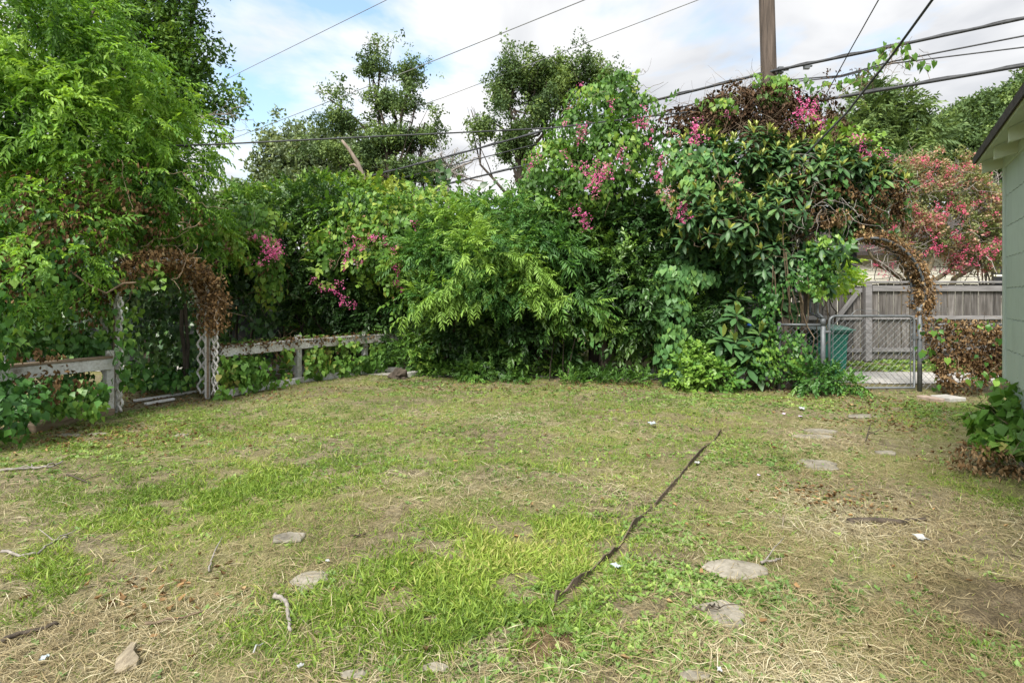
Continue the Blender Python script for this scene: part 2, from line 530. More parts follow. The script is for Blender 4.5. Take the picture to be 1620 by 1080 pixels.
def T_loquat(w=0.15, droop=0.25):
    ys = [0, 0.3, 0.65, 1.0]
    ws = [0.02, w * 0.75, w, 0.0]
    V = []
    for y, ww in zip(ys, ws):
        zc = -droop * y * y
        V += [(-ww, y, zc + ww * 0.35), (0, y, zc), (ww, y, zc + ww * 0.35)]
    T = []
    for i in range(3):
        a = i * 3
        b = a + 3
        T += [(a, a + 1, b + 1), (a, b + 1, b), (a + 1, a + 2, b + 2), (a + 1, b + 2, b + 1)]
    return np.array(V), np.array(T[:-4] + [(6, 7, 10), (7, 8, 10)])


def T_crumple(rg):
    V = np.array([(0, 0, 0), (-0.22, 0.35, 0.22), (0.05, 0.45, -0.12), (0.08, 1, 0.15), (0.26, 0.5, 0.25)]) + rg.normal(size=(5, 3)) * 0.09
    return V, np.array([(0, 2, 1), (2, 3, 1), (0, 4, 2), (2, 4, 3)])


def rframe(d, n):
    d = d / np.linalg.norm(d)
    n = n - d * (n @ d)
    n = n / max(np.linalg.norm(n), 1e-6)
    return np.stack([np.cross(d, n), d, n], axis=1)


def T_join(parts):
    V, T, J, k = [], [], [], 0
    for v, t, j in parts:
        V.append(v)
        T.append(np.asarray(t) + k)
        J.append(np.full(len(v), j))
        k += len(v)
    return np.concatenate(V), np.concatenate(T), np.concatenate(J)


def sprig(leaf, n, ll, rg, ang=55, stem=True, droop=0.35, tipbright=0.3):
    """A twig of unit length with n leaves along it."""
    parts = []
    P = lambda s: np.array([0.03 * math.sin(5 * s), s, -droop * s * s])
    for i in range(n):
        s = 0.12 + 0.88 * (i + rg.random() * 0.5) / n
        side = -1 if i % 2 else 1
        a = R(ang + rg.normal() * 14) * side * (1 - 0.55 * s)
        if i == n - 1:
            a = 0
        d = np.array([math.sin(a), math.cos(a), -0.15 - droop * s + rg.normal() * 0.2])
        up = np.array([rg.normal() * 0.35, rg.normal() * 0.3, 1.0])
        M3 = rframe(d, up)
        sc = ll * (0.7 + 0.5 * rg.random())
        parts.append(((leaf[0] * sc) @ M3.T + P(s), leaf[1], rg.normal() * 0.5 + tipbright * (s - 0.5) * 2))
    if stem:
        w = 0.006
        v = [P(0) + (w, 0, 0), P(0) - (w, 0, 0), P(0.5) + (w, 0, 0), P(0.5) - (w, 0, 0), P(0.95) + (0, 0, 0)]
        parts.append((np.array(v), np.array([(0, 2, 1), (1, 2, 3), (2, 4, 3)]), -0.6))
    return T_join(parts)


def tuft(n, ll, rg):
    """A loose ball of leaves, as a twig end reads from far away."""
    parts = []
    lf = T_diamond(0.3, 0.2, 0.15)
    for i in range(n):
        c = unit(rg.normal(size=3)) * 0.5 * rg.random() ** 0.5 + np.array([0, 0.35, 0])
        M3 = rframe(rg.normal(size=3) + np.array([0, 0.5, -0.2]), np.array([rg.normal() * 0.7, rg.normal() * 0.7, 1.0]))
        parts.append(((lf[0] * ll * (0.7 + 0.5 * rg.random())) @ M3.T + c, lf[1], rg.normal() * 0.5))
    return T_join(parts)


def pinnate(n, ll, w, rg, droop=0.45, tip=0.5):
    """A compound leaf: n pairs of narrow leaflets on a drooping rachis."""
    parts = []
    lf = T_diamond(w, 0.2, 0.12)
    P = lambda s: np.array([0.04 * math.sin(3 * s), s, -droop * s * s])
    for i in range(n):
        s = 0.18 + 0.8 * i / (n - 1)
        for side in (-1, 1):
            a = R(60 - 22 * s + rg.normal() * 12) * side
            d = np.array([math.sin(a), math.cos(a), -0.35 - droop * s + rg.normal() * 0.28])
            M3 = rframe(d, np.array([rg.normal() * 0.45 + 0.25 * side, 0.2 + rg.normal() * 0.3, 1.0]))
            sc = ll * (0.75 + 0.4 * math.sin(math.pi * min(1, s * 0.95))) * (0.9 + 0.2 * rg.random())
            parts.append(((lf[0] * sc) @ M3.T + P(s), lf[1], rg.normal() * 0.3 + tip * (s - 0.45)))
    v = [P(0) + (0.007, 0, 0), P(0) - (0.007, 0, 0), P(0.5) + (0.006, 0, 0), P(0.5) - (0.006, 0, 0), P(1)]
    parts.append((np.array(v), np.array([(0, 2, 1), (1, 2, 3), (2, 4, 3)]), 0.1))
    return T_join(parts)


def raceme(n, rg, spread=0.2):
    """A spray of small flowers along a curling stem."""
    parts = []
    pet = T_diamond(0.34, 0.5, 0.0)
    for i in range(n):
        s = rg.random()
        c = np.array([rg.normal() * spread * (1.1 - s), s, rg.normal() * spread * (1.1 - s) - 0.3 * s * s])
        d = rg.normal(size=3)
        M3 = rframe(d, rg.normal(size=3))
        sc = 0.10 + 0.09 * rg.random()
        parts.append(((pet[0] * sc) @ M3.T + c, pet[1], rg.normal() * 0.5))
    return T_join(parts)


tr = np.random.default_rng(5)


def one(v):
    return (v[0], v[1], np.zeros(len(v[0])))


TP = {
    'sprig_ov': [sprig(T_diamond(0.25, 0.3, 0.15), 10, 0.30, tr) for _ in range(5)],
    'sprig_far': [sprig(T_diamond(0.27), 12, 0.27, tr, stem=False) for _ in range(5)],
    'sprig_small': [sprig(T_diamond(0.27, 0.3, 0.15), 10, 0.23, tr) for _ in range(5)],
    'sprig_broad': [sprig(T_ovate(0.36, 0.36), 6, 0.38, tr) for _ in range(5)],
    'tuft': [tuft(13, 0.30, tr) for _ in range(5)],
    'hackberry': [sprig(T_diamond(0.21, 0.3, 0.3), 11, 0.28, tr, ang=65, droop=0.55, tipbright=0.5) for _ in range(6)],
    'pinnate': [pinnate(7, 0.34, 0.125, tr) for _ in range(6)],
    'pinnate_far': [pinnate(6, 0.34, 0.17, tr) for _ in range(5)],
    'heart': [one(T_heart(0.1 + 0.1 * k, 0.04 + 0.04 * k)) for k in range(3)],
    'ivy': [one(T_ovate(0.40, 0.28, 0.15, 0.15)), one(T_heart(0.12, 0.05)), one(T_ovate(0.36, 0.33, 0.3, 0.25))],
    'loquat': [one(T_loquat(0.165, 0.12 + 0.12 * k)) for k in range(3)],
    'bigloquat': [one(T_loquat(0.19, 0.10 + 0.10 * k)) for k in range(3)],
    'dead': [one(T_crumple(tr)) for _ in range(6)],
    'raceme': [raceme(26, tr) for _ in range(4)],
    'head': [raceme(34, tr, 0.34) for _ in range(4)],
}


class Foliage:
    """Leaves gathered into one mesh; the best-placed large ones can be linked as leaf objects."""

    def __init__(s):
        s.V, s.T, s.J, s.n, s.single = [], [], [], 0, []

    def add(s, kind, pos, d, nrm, scale, tint, jit=0.16, single=0, score=None, rg=RNG):
        pos = np.asarray(pos, float)
        m = len(pos)
        if m == 0:
            return
        d = unit(np.broadcast_to(np.asarray(d, float), (m, 3)))
        nrm = np.broadcast_to(np.asarray(nrm, float), (m, 3))
        nrm = unit(nrm - d * (nrm * d).sum(1, keepdims=True) + 1e-6)
        Rm = np.stack([np.cross(d, nrm), d, nrm], axis=2)
        scale = np.broadcast_to(np.asarray(scale, float), (m,))
        tint = np.broadcast_to(np.asarray(tint, float), (m,))
        var = rg.integers(0, len(TP[kind]), m)
        keep = np.ones(m, bool)
        if single:
            sc = score if score is not None else -pos[:, 1]
            for i in np.argsort(-sc)[:single]:
                s.single.append((kind, int(var[i]), pos[i], Rm[i] * scale[i], float(tint[i])))
                keep[i] = False
        for k, (tv, tt, tj) in enumerate(TP[kind]):
            ix = np.nonzero((var == k) & keep)[0]
            if not len(ix):
                continue
            v = np.einsum('mij,nj->mni', Rm[ix], tv) * scale[ix][:, None, None] + pos[ix][:, None, :]
            nv = len(tv)
            t = tt[None] + (np.arange(len(ix)) * nv)[:, None, None] + s.n
            s.V.append(v.reshape(-1, 3))
            s.T.append(t.reshape(-1, 3))
            s.J.append((tint[ix][:, None] + tj[None] * jit).ravel())
            s.n += nv * len(ix)

    def build(s, name, mat, parent, loc, kind=None, single_name="leaf"):
        o = None
        if s.V:
            me = raw_mesh(name, np.concatenate(s.V) - np.asarray(loc), np.concatenate(s.T), mat, False, np.clip(np.concatenate(s.J), 0, 1))
            o = link(name, me, parent, kind=kind)
        cache = {}
        for kd, v, p, Rm, t in s.single:
            q = min(4, max(0, int(t * 5)))
            key = (kd, v, q)
            if key not in cache:
                tv, tt, tj = TP[kd][v]
                cache[key] = raw_mesh(single_name, tv, tt, mat, False, np.full(len(tv), (q + 0.5) / 5))
            m4 = Matrix(Rm.tolist()).to_4x4()
            m4.translation = Vector(p - np.asarray(loc))
            link(single_name, cache[key], parent, m4)
        return o


def E(px, py, Y, rx, ry, depth=None):
    """A lobe of a plant: centre on a sight line, radii given as seen in the photograph, depth in metres."""
    c = at(px, py, Y)
    a, b = rx * Y / F, ry * Y / F
    return np.array([*c, a, depth if depth else 0.5 * (a + b), b])


CAMP = np.array([0, 0, EYE])
KEEP_ARBOR = ((172, 356, 388, 655, 8.9), (30, 172, 556, 596, 7.2))      # the plants leave the arbor and the left rail free
KEEP_GATE = ((1352, 1485, 366, 625, 9.6), (1296, 1360, 470, 625, 9.6))  # and the gate with its arch


def shell(lobes, n, rg, inner=0.55, lump=0.16, freq=0.9, gap=None, gapf=1.1, zmin=0.03, seed=0, backkeep=0.45, mask=(), scat=0.0):
    """Points and outward normals spread near the surface of a union of lobes."""
    L = np.array(lobes)
    area = (L[:, 3] * L[:, 5] + L[:, 3] * L[:, 4] + L[:, 4] * L[:, 5])
    out_p, out_n, out_r = [], [], []
    need = n
    for _ in range(8):
        m = int(need * 1.9) + 50
        k = rg.choice(len(L), m, p=area / area.sum())
        u = unit(rg.normal(size=(m, 3)))
        c, r = L[k, :3], L[k, 3:]
        f = 1 - (1 - inner) * rg.random(m) ** 1.6
        base = c + u * r
        f = f * (1 + lump * vnoise(base, freq, seed)) + rg.normal(size=m) * 0.02
        p = c + u * r * f[:, None]
        if scat:
            p = p + rg.normal(size=p.shape) * scat
        nn = unit(u / r)
        ok = p[:, 2] > zmin
        for j in range(len(L)):
            q = (((p - L[j, :3]) / L[j, 3:]) ** 2).sum(1)
            ok &= (q > 0.30) | (k == j)
        if gap is not None:
            ok &= vnoise(p, gapf, seed + 7) > gap
        for x0, x1, y0, y1, ymax in mask:
            qx, qy = HX + p[:, 0] / p[:, 1] * F, HY - (p[:, 2] - EYE) / p[:, 1] * F
            ok &= ~((qx > x0) & (qx < x1) & (qy > y0) & (qy < y1) & (p[:, 1] < ymax))
        away = (nn * unit(CAMP - p)).sum(1) < -0.35
        ok &= ~away | (rg.random(m) < backkeep)
        out_p.append(p[ok])
        out_n.append(nn[ok])
        out_r.append(f[ok])
        need -= ok.sum()
        if need <= 0:
            break
    return np.concatenate(out_p)[:n], np.concatenate(out_n)[:n], np.concatenate(out_r)[:n]


UP = np.array([0, 0, 1.0])


def lay(fol, kind, lobes, n, size, rg, out=0.6, up=0.3, jit=0.5, nup=1.0, nout=0.35, tint=(0.45, 0.2), single=0, tjit=0.16, toplight=0.0, **kw):
    """Cover lobes with sprigs that grow outwards (out), up or down (up) and show their faces up (nup) or outwards (nout)."""
    p, nn, f = shell(lobes, n, rg, **kw)
    d = nn * out + UP * up + rg.normal(size=p.shape) * jit
    nm = UP * nup + nn * nout + rg.normal(size=p.shape) * 0.5
    t = tint[0] + tint[1] * rg.normal(size=len(p)) * 0.6 + tint[1] * vnoise(p, 0.55, 3)
    sc = size * (0.7 + 0.6 * rg.random(len(p)))
    score = f + 0.5 * (nn * unit(CAMP - p)).sum(1) + 0.05 * rg.random(len(p))
    fol.add(kind, p, d, nm, sc, t, jit=tjit, single=single, score=score, rg=rg)
    return p, nn


def hang(fol, kind, lobes, n, size, rg, tint=(0.45, 0.2), single=0, jit=0.4, face=1.0, **kw):
    """Vine leaves: tips down, faces outwards."""
    p, nn, f = shell(lobes, n, rg, **kw)
    d = -UP + nn * 0.25 + rg.normal(size=p.shape) * jit
    nm = nn * face + UP * 0.45 + rg.normal(size=p.shape) * 0.38
    t = tint[0] + tint[1] * rg.normal(size=len(p)) * 0.7 + tint[1] * vnoise(p, 0.7, 5)
    sc = size * (0.55 + 0.75 * rg.random(len(p)))
    score = f + 0.5 * (nn * unit(CAMP - p)).sum(1) + 0.05 * rg.random(len(p))
    fol.add(kind, p, d, nm, sc, t, single=single, score=score, rg=rg)
    return p, nn


def front(px, py, lobes, Y0, proud=0.05):
    """Where a sight line meets the front of a union of lobes."""
    d = at(px, py, 1.0) - CAMP
    best = None
    for e in lobes:
        o = (CAMP - e[:3]) / e[3:]
        v = d / e[3:]
        a, b, c = v @ v, 2 * (o @ v), o @ o - 1
        q = b * b - 4 * a * c
        if q > 0:
            t = (-b - math.sqrt(q)) / (2 * a)
            if t > 0 and (best is None or t < best):
                best = t
    return at(px, py, (best if best else Y0) - proud)


def flowers(parent, loc, spots, lobes, Y0, mat='pink', size=0.22, kind='raceme', name="blossom", seed=0, droop=0.8, tintc=0.55):
    rg = np.random.default_rng(seed + 40)
    meshes = [raw_mesh(name, tv, tt, M[mat], False, np.clip(tintc + 0.45 * tj, 0, 1)) for tv, tt, tj in TP[kind]]
    for s in spots:
        px, py = s[0], s[1]
        k = s[2] if len(s) > 2 else 1.0
        p = front(px, py, lobes, Y0, 0.16)
        d = np.array([rg.normal() * 0.5, -0.25 + rg.normal() * 0.2, -droop + rg.normal() * 0.4])
        Rm = rframe(d, rg.normal(size=3)) * size * k * (0.8 + 0.4 * rg.random())
        p = p - Rm[:, 1] * 0.5
        m4 = Matrix(Rm.tolist()).to_4x4()
        m4.translation = Vector(p - np.asarray(loc))
        link(name, meshes[int(rg.integers(0, len(meshes)))], parent, m4)


def limbs(parent, loc, base, lobes, mat, r0, rg, trunk_top=None, twigs=0, twig_len=0.6, bend=0.06, name="limb", fork=0.6, per=0.42):
    """A tapered trunk and a limb to each lobe, with twigs spread from the limbs' ends."""
    base = np.asarray(base, float)
    if trunk_top is None:
        cs = np.array([e[:3] for e in lobes])
        trunk_top = base + (cs.mean(0) - base) * fork
    tt = np.asarray(trunk_top, float)
    P = wander(base, tt, 9, bend * 0.5, int(rg.integers(1e6)))
    b = MB()
    rad = np.linspace(r0, r0 * 0.62, 9)
    rad[0] *= 1.35
    b.tube(P, rad, 9)
    b.build("trunk", mat, parent, loc, smooth=True)
    for e in lobes:
        c = e[:3]
        j = int(rg.integers(4, 9)) if np.linalg.norm(c - tt) > 0.1 else 8
        s = P[min(8, max(3, j))]
        tip = c + np.array([0, 0, e[5] * 0.55])
        Q = wander(s, tip, 8, bend, int(rg.integers(1e6)))
        b = MB()
        b.tube(Q, np.linspace(r0 * per, r0 * 0.10, 8), 6)
        for _ in range(twigs):
            a = Q[int(rg.integers(3, 8))]
            u = unit(rg.normal(size=3))
            z = c + u * e[3:] * 0.92
            b.tube(wander(a, z, 5, 0.04, int(rg.integers(1e6))), np.linspace(r0 * 0.13, r0 * 0.03, 5), 4)
        b.build(name, mat, parent, loc, smooth=True)


def twig_mesh(rg, roots, n, length, rad, down=0.0, spread=1.0, steps=6, curl=0.35):
    b = MB()
    for _ in range(n):
        p = roots[int(rg.integers(len(roots)))] + rg.normal(size=3) * 0.05
        d = unit(rg.normal(size=3) * spread + np.array([0, 0, -down]))
        P = [p]
        L = length * (0.5 + rg.random())
        for i in range(steps):
            d = unit(d + rg.normal(size=3) * curl + np.array([0, 0, -down * 0.15]))
            P.append(P[-1] + d * L / steps)
        b.tube(P, np.linspace(rad, rad * 0.4, steps + 1), 3)
    return b


def rgn(k):
    return np.random.default_rng(900 + k)


# ================================================================== GROUND
def axis(lo, hi, flo, fhi, step, grow=1.35):
    a = list(np.arange(flo, fhi + 1e-6, step))
    s = step
    while a[-1] < hi:
        s *= grow
        a.append(a[-1] + s)
    s = step
    while a[0] > lo:
        s *= grow
        a.insert(0, a[0] - s)
    return np.array(a)


gx, gy = axis(-600, 600, -8, 8, 0.2), axis(-60, 900, 1.0, 13, 0.2)
GX, GY = np.meshgrid(gx, gy)
GZ = gh(GX, GY)
nxv, nyv = len(gx), len(gy)
idx = np.arange(nxv * nyv).reshape(nyv, nxv)
a, b_, c_, d_ = idx[:-1, :-1].ravel(), idx[:-1, 1:].ravel(), idx[1:, 1:].ravel(), idx[1:, :-1].ravel()
GT = np.concatenate([np.stack([a, b_, c_], 1), np.stack([a, c_, d_], 1)])


def ground_mat():
    m, n, b, out = new_mat("lawn_soil")
    tc = n.nodes.new("ShaderNodeTexCoord")
    big = node(n, "ShaderNodeTexNoise", Scale=0.9, Detail=5.0, Roughness=0.6)
    mid = node(n, "ShaderNodeTexNoise", Scale=9.0, Detail=6.0, Roughness=0.7)
    fine = node(n, "ShaderNodeTexNoise", Scale=95.0, Detail=4.0, Roughness=0.75)
    for x in (big, mid, fine):
        n.links.new(tc.outputs["Object"], x.inputs["Vector"])
    soil = ramp(n, mid.outputs["Fac"], [(0.3, (0.085, 0.07, 0.05)), (0.5, (0.185, 0.155, 0.105)), (0.72, (0.35, 0.305, 0.21))])
    moss = ramp(n, fine.outputs["Fac"], [(0.3, (0.13, 0.14, 0.045)), (0.7, (0.30, 0.30, 0.11))])
    fac = ramp(n, big.outputs["Fac"], [(0.42, (0.1, 0.1, 0.1)), (0.62, (0.75, 0.75, 1.0))])
    col = mixc(n, fac, soil, moss)
    sp = ramp(n, fine.outputs["Fac"], [(0.36, (0.4, 0.38, 0.36)), (0.5, (0.95, 0.95, 0.93)), (0.68, (1.4, 1.36, 1.25))])
    col = mixc(n, 1.0, col, sp, 'MULTIPLY')
    # two patches of bare darker earth
    for (px, py, rad, sc) in ((1580, 955, 0.34, (0.6, 0.56, 0.56)), (868, 1022, 0.19, (0.72, 0.58, 0.50))):
        c = gp(px, py)
        ds = n.nodes.new("ShaderNodeVectorMath")
        ds.operation = 'DISTANCE'
        n.links.new(tc.outputs["Object"], ds.inputs[0])
        ds.inputs[1].default_value = (c[0], c[1], 0)
        a1 = n.nodes.new("ShaderNodeMath")
        a1.operation = 'MULTIPLY_ADD'
        n.links.new(mid.outputs["Fac"], a1.inputs[0])
        a1.inputs[1].default_value = 0.35
        n.links.new(ds.outputs["Value"], a1.inputs[2])
        fr = ramp(n, a1.outputs[0], [(rad + 0.10, (1, 1, 1)), (rad + 0.20, (0, 0, 0))])
        col = mixc(n, fr, col, mixc(n, 1.0, col, sc, 'MULTIPLY'))
    n.links.new(col, b.inputs["Base Color"])
    b.inputs["Roughness"].default_value = 0.95
    b.inputs["Specular IOR Level"].default_value = 0.15
    bp = node(n, "ShaderNodeBump", Strength=0.7, Distance=0.02)
    ad = n.nodes.new("ShaderNodeMath")
    ad.operation = 'ADD'
    n.links.new(mid.outputs["Fac"], ad.inputs[0])
    n.links.new(fine.outputs["Fac"], ad.inputs[1])
    n.links.new(ad.outputs[0], bp.inputs["Height"])
    n.links.new(bp.outputs[0], b.inputs["Normal"])
    return m


M['ground'] = ground_mat()
link("ground", raw_mesh("ground", np.stack([GX.ravel(), GY.ravel(), GZ.ravel()], 1), GT, M['ground'], True), kind="structure")

# the alley behind the yard: a strip of pale concrete
AD = unit(np.array([-1.0, 0.10, 0]))              # along the alley
AN = np.array([AD[1], -AD[0], 0]) * 1.0            # away from the camera
AO = np.array([6.0, 10.0, 0])
al = MB()
V = []
ks = np.linspace(-14, 22, 60)
for k in ks:
    for w in (0.0, 1.5):
        p = AO + AD * k + AN * (w + 0.06 * math.sin(k * 2.3 + w))
        V.append((p[0], p[1], float(gh(p[0], p[1])) + 0.012))
T = []
for i in range(len(ks) - 1):
    q = 2 * i
    T += [(q, q + 1, q + 3), (q, q + 3, q + 2)]
al.add(V, T)
al.build("alley_paving", M['concrete'], kind="structure")

# ================================================================== WOODEN FENCE BEYOND THE ALLEY
def wood_fence():
    Y0 = 13.2
    h = 1.82
    x_at = lambda px: (px - HX) * Y0 / F
    f = empty("wooden_fence", (x_at(1480), Y0, 0), "long weathered grey board fence with a top cap behind the chain link gate", "fence")
    L = (x_at(1480), Y0, 0)
    rg = rgn(1)
    x = x_at(1378)
    while x < 14.5:
        w = 0.158 + 0.006 * rg.random()
        board("board", f, M['greywood'], (x + w / 2, Y0, 0.07 + (h - 0.07) / 2 - 0.02 * rg.random()), (0.162, 0.02, 1.74), loc=L, rot=rotz(rg.normal() * 0.012))
        x += w + 0.014 + 0.006 * rg.random()
    for z in (0.28, 1.03, 1.70):
        board("rail", f, M['greyrail'], ((x_at(1378) + 14.5) / 2, Y0 - 0.05, z), (14.5 - x_at(1378), 0.04, 0.09 if z < 1.5 else 0.13), loc=L)
    board("cap_rail", f, M['greyrail'], ((x_at(1366) + 14.5) / 2, Y0 - 0.02, h + 0.03), (14.6 - x_at(1366), 0.14, 0.045), loc=L)
    for px in (1371, ):
        board("post", f, M['greyrail'], (x_at(px), Y0 - 0.03, 0.92), (0.15, 0.12, 1.78), loc=L)
    for k in (11.3, 13.8):
        board("post", f, M['greyrail'], (k, Y0 + 0.09, 0.92), (0.1, 0.1, 1.78), loc=L)
    # the gate leaf at the left of the post
    g = empty("wooden_gate", (x_at(1310), Y0, 0), "weathered board gate with a diagonal brace left of the grey fence", "gate")
    L = (x_at(1310), Y0, 0)
    x = x_at(1180)
    while x < x_at(1362):
        board("board", g, M['greywood'], (x + 0.08, Y0, 0.06 + 0.85 - 0.02 * rg.random()), (0.158, 0.02, 1.70), loc=L)
        x += 0.172 + 0.01 * rg.random()
    for z, hh in ((0.27, 0.09), (1.02, 0.09), (1.66, 0.10)):
        board("rail", g, M['greyrail'], ((x_at(1180) + x_at(1362)) / 2, Y0 - 0.04, z), (x_at(1362) - x_at(1180), 0.04, hh), loc=L)
    board("cap_rail", g, M['greyrail'], ((x_at(1180) + x_at(1362)) / 2, Y0 - 0.01, 1.79), (x_at(1362) - x_at(1180), 0.1, 0.05), loc=L)
    a, b = at(1318, 512, Y0 - 0.085), at(1360, 458, Y0 - 0.085)
    d = b - a
    ang = math.atan2(d[2], d[0])
    rot = np.array([[math.cos(ang), 0, -math.sin(ang)], [0, 1, 0], [math.sin(ang), 0, math.cos(ang)]])
    board("brace", g, M['greyrail'], (a + b) / 2, (float(np.linalg.norm(d)), 0.04, 0.1), rot=rot, loc=L)


wood_fence()

# brown boards glimpsed behind the hedge, far left
def brown_fence():
    Y0 = 14.5
    c = at(480, 500, Y0)
    f = empty("brown_fence", (c[0], Y0, 0), "brown wooden boards glimpsed through the dark gap behind the white rail fence", "fence")
    rg = rgn(2)
    x = c[0] - 3.2
    while x < c[0] + 3.2:
        board("board", f, M['brownwood'], (x, Y0, 0.85), (0.14, 0.02, 1.65), loc=(c[0], Y0, 0))
        x += 0.15
    for z in (0.4, 1.3):
        board("rail", f, M['brownwood'], (c[0], Y0 + 0.03, z), (6.4, 0.04, 0.09), loc=(c[0], Y0, 0))


brown_fence()

# ================================================================== BUILDINGS
def cream_house():
    Y0 = 18.5
    x0 = (1348 - HX) * Y0 / F
    x1 = 18.5
    h = empty("cream_house", ((x0 + x1) / 2, Y0, 0), "cream clapboard house half hidden behind the crape myrtle and the grey fence", "house")
    L = ((x0 + x1) / 2, Y0, 0)
    ztop = EYE - (398 - HY) * Y0 / F
    MB().box(((x0 + x1) / 2, Y0 + 3.1, ztop / 2), (x1 - x0 - 0.02, 6, ztop)).build("wall", M['cream'], h, L)
    z = 0.2
    while z < ztop - 0.05:
        rot = np.array([[1, 0, 0], [0, 1, 0.09], [0, -0.09, 1]])
        board("siding_board", h, M['cream'], ((x0 + x1) / 2, Y0 + 0.07, z + 0.07), (x1 - x0, 0.016, 0.15), rot=rot, loc=L, bev=0.003)
        z += 0.135
    board("corner_trim", h, M['cream'], (x0 + 0.04, Y0 + 0.04, ztop / 2), (0.1, 0.09, ztop), loc=L)
    # low pitched roof with overhanging eave
    b = MB()
    e = 0.3
    V = [(x0 - e, Y0 - e, ztop - 0.02), (x1 + e, Y0 - e, ztop - 0.02), (x1 + e, Y0 + 3.1, ztop + 1.7), (x0 - e, Y0 + 3.1, ztop + 1.7), (x0 - e, Y0 + 6.8, ztop - 0.02), (x1 + e, Y0 + 6.8, ztop - 0.02)]
    V2 = [(x, y, z - 0.12) for x, y, z in V]
    T = [(0, 1, 2), (0, 2, 3), (3, 2, 5), (3, 5, 4), (6, 8, 7), (6, 9, 8), (9, 11, 8), (9, 10, 11), (0, 6, 7), (0, 7, 1), (4, 5, 11), (4, 11, 10), (0, 3, 9), (0, 9, 6), (3, 4, 10), (3, 10, 9), (1, 7, 8), (1, 8, 2), (2, 8, 11), (2, 11, 5)]
    b.add(np.array(V + V2), T)
    b.build("roof", M['roofdark'], h, L)
    MB().add(np.array([(x0, Y0 + 0.12, ztop - 0.1), (x0, Y0 + 6.08, ztop - 0.1), (x0, Y0 + 3.1, ztop + 1.5)]), [(0, 1, 2)]).build("gable", M['cream'], h, L)
    xw = (1590 - HX) * Y0 / F
    w = MB().box((xw, Y0 - 0.01, 2.2), (0.9, 0.05, 1.3)).build("window", M['glass'], h, L)
    fr = MB()
    for dx in (-0.48, 0.48):
        fr.box((xw + dx, Y0 - 0.02, 2.2), (0.07, 0.09, 1.44))
    for dz in (-0.69, 0.69, 0):
        fr.box((xw, Y0 - 0.025, 2.2 + dz), (0.88, 0.08, 0.06))
    fr.build("frame", M['cream'], w, L)
    # porch roof end at the left, its fascia and dark opening
    c = at(1328, 398, Y0 - 1.2)
    p = empty("porch", (c[0], c[1], 0), "porch end with a pale fascia left of the cream house", "porch")
    L2 = (c[0], c[1], 0)
    board("fascia", p, M['cream'], c + (0.15, 0, 0.16), (0.95, 0.06, 0.2), rot=np.array([[0.94, 0, -0.34], [0, 1, 0], [0.34, 0, 0.94]]), loc=L2)
    MB().box(c + (0.2, 0.8, 0.38), (1.1, 1.6, 0.12), np.array([[0.94, 0, -0.34], [0, 1, 0], [0.34, 0, 0.94]])).build("roof", M['roofdark'], p, L2)
    MB().box((c[0] + 0.3, c[1] + 0.9, c[2] / 2), (0.7, 1.4, c[2] - 0.02)).build("wall", M['glass'], p, L2)
    board("post", p, M['cream'], (c[0] + 0.02, c[1] + 0.08, c[2] / 2), (0.12, 0.12, c[2]), loc=L2)


cream_house()


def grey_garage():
    # wall seen in the gaps behind the arbor, its shade put into the grey
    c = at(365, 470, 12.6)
    g = empty("garage", (c[0] - 2.2, 12.6, 0), "grey garage wall with shade darkened into its colour behind the white arbor", "garage")
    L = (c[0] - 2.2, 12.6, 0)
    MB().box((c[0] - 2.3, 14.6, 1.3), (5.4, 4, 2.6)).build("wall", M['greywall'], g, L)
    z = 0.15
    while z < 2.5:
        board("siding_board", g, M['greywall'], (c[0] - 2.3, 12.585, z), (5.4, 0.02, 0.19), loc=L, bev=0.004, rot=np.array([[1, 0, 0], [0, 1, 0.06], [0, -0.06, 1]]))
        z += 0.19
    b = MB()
    b.box((c[0] - 2.3, 14.2, 2.68), (5.9, 5.4, 0.14))  # front overhang stretched to shade the wall
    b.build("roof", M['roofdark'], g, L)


grey_garage()


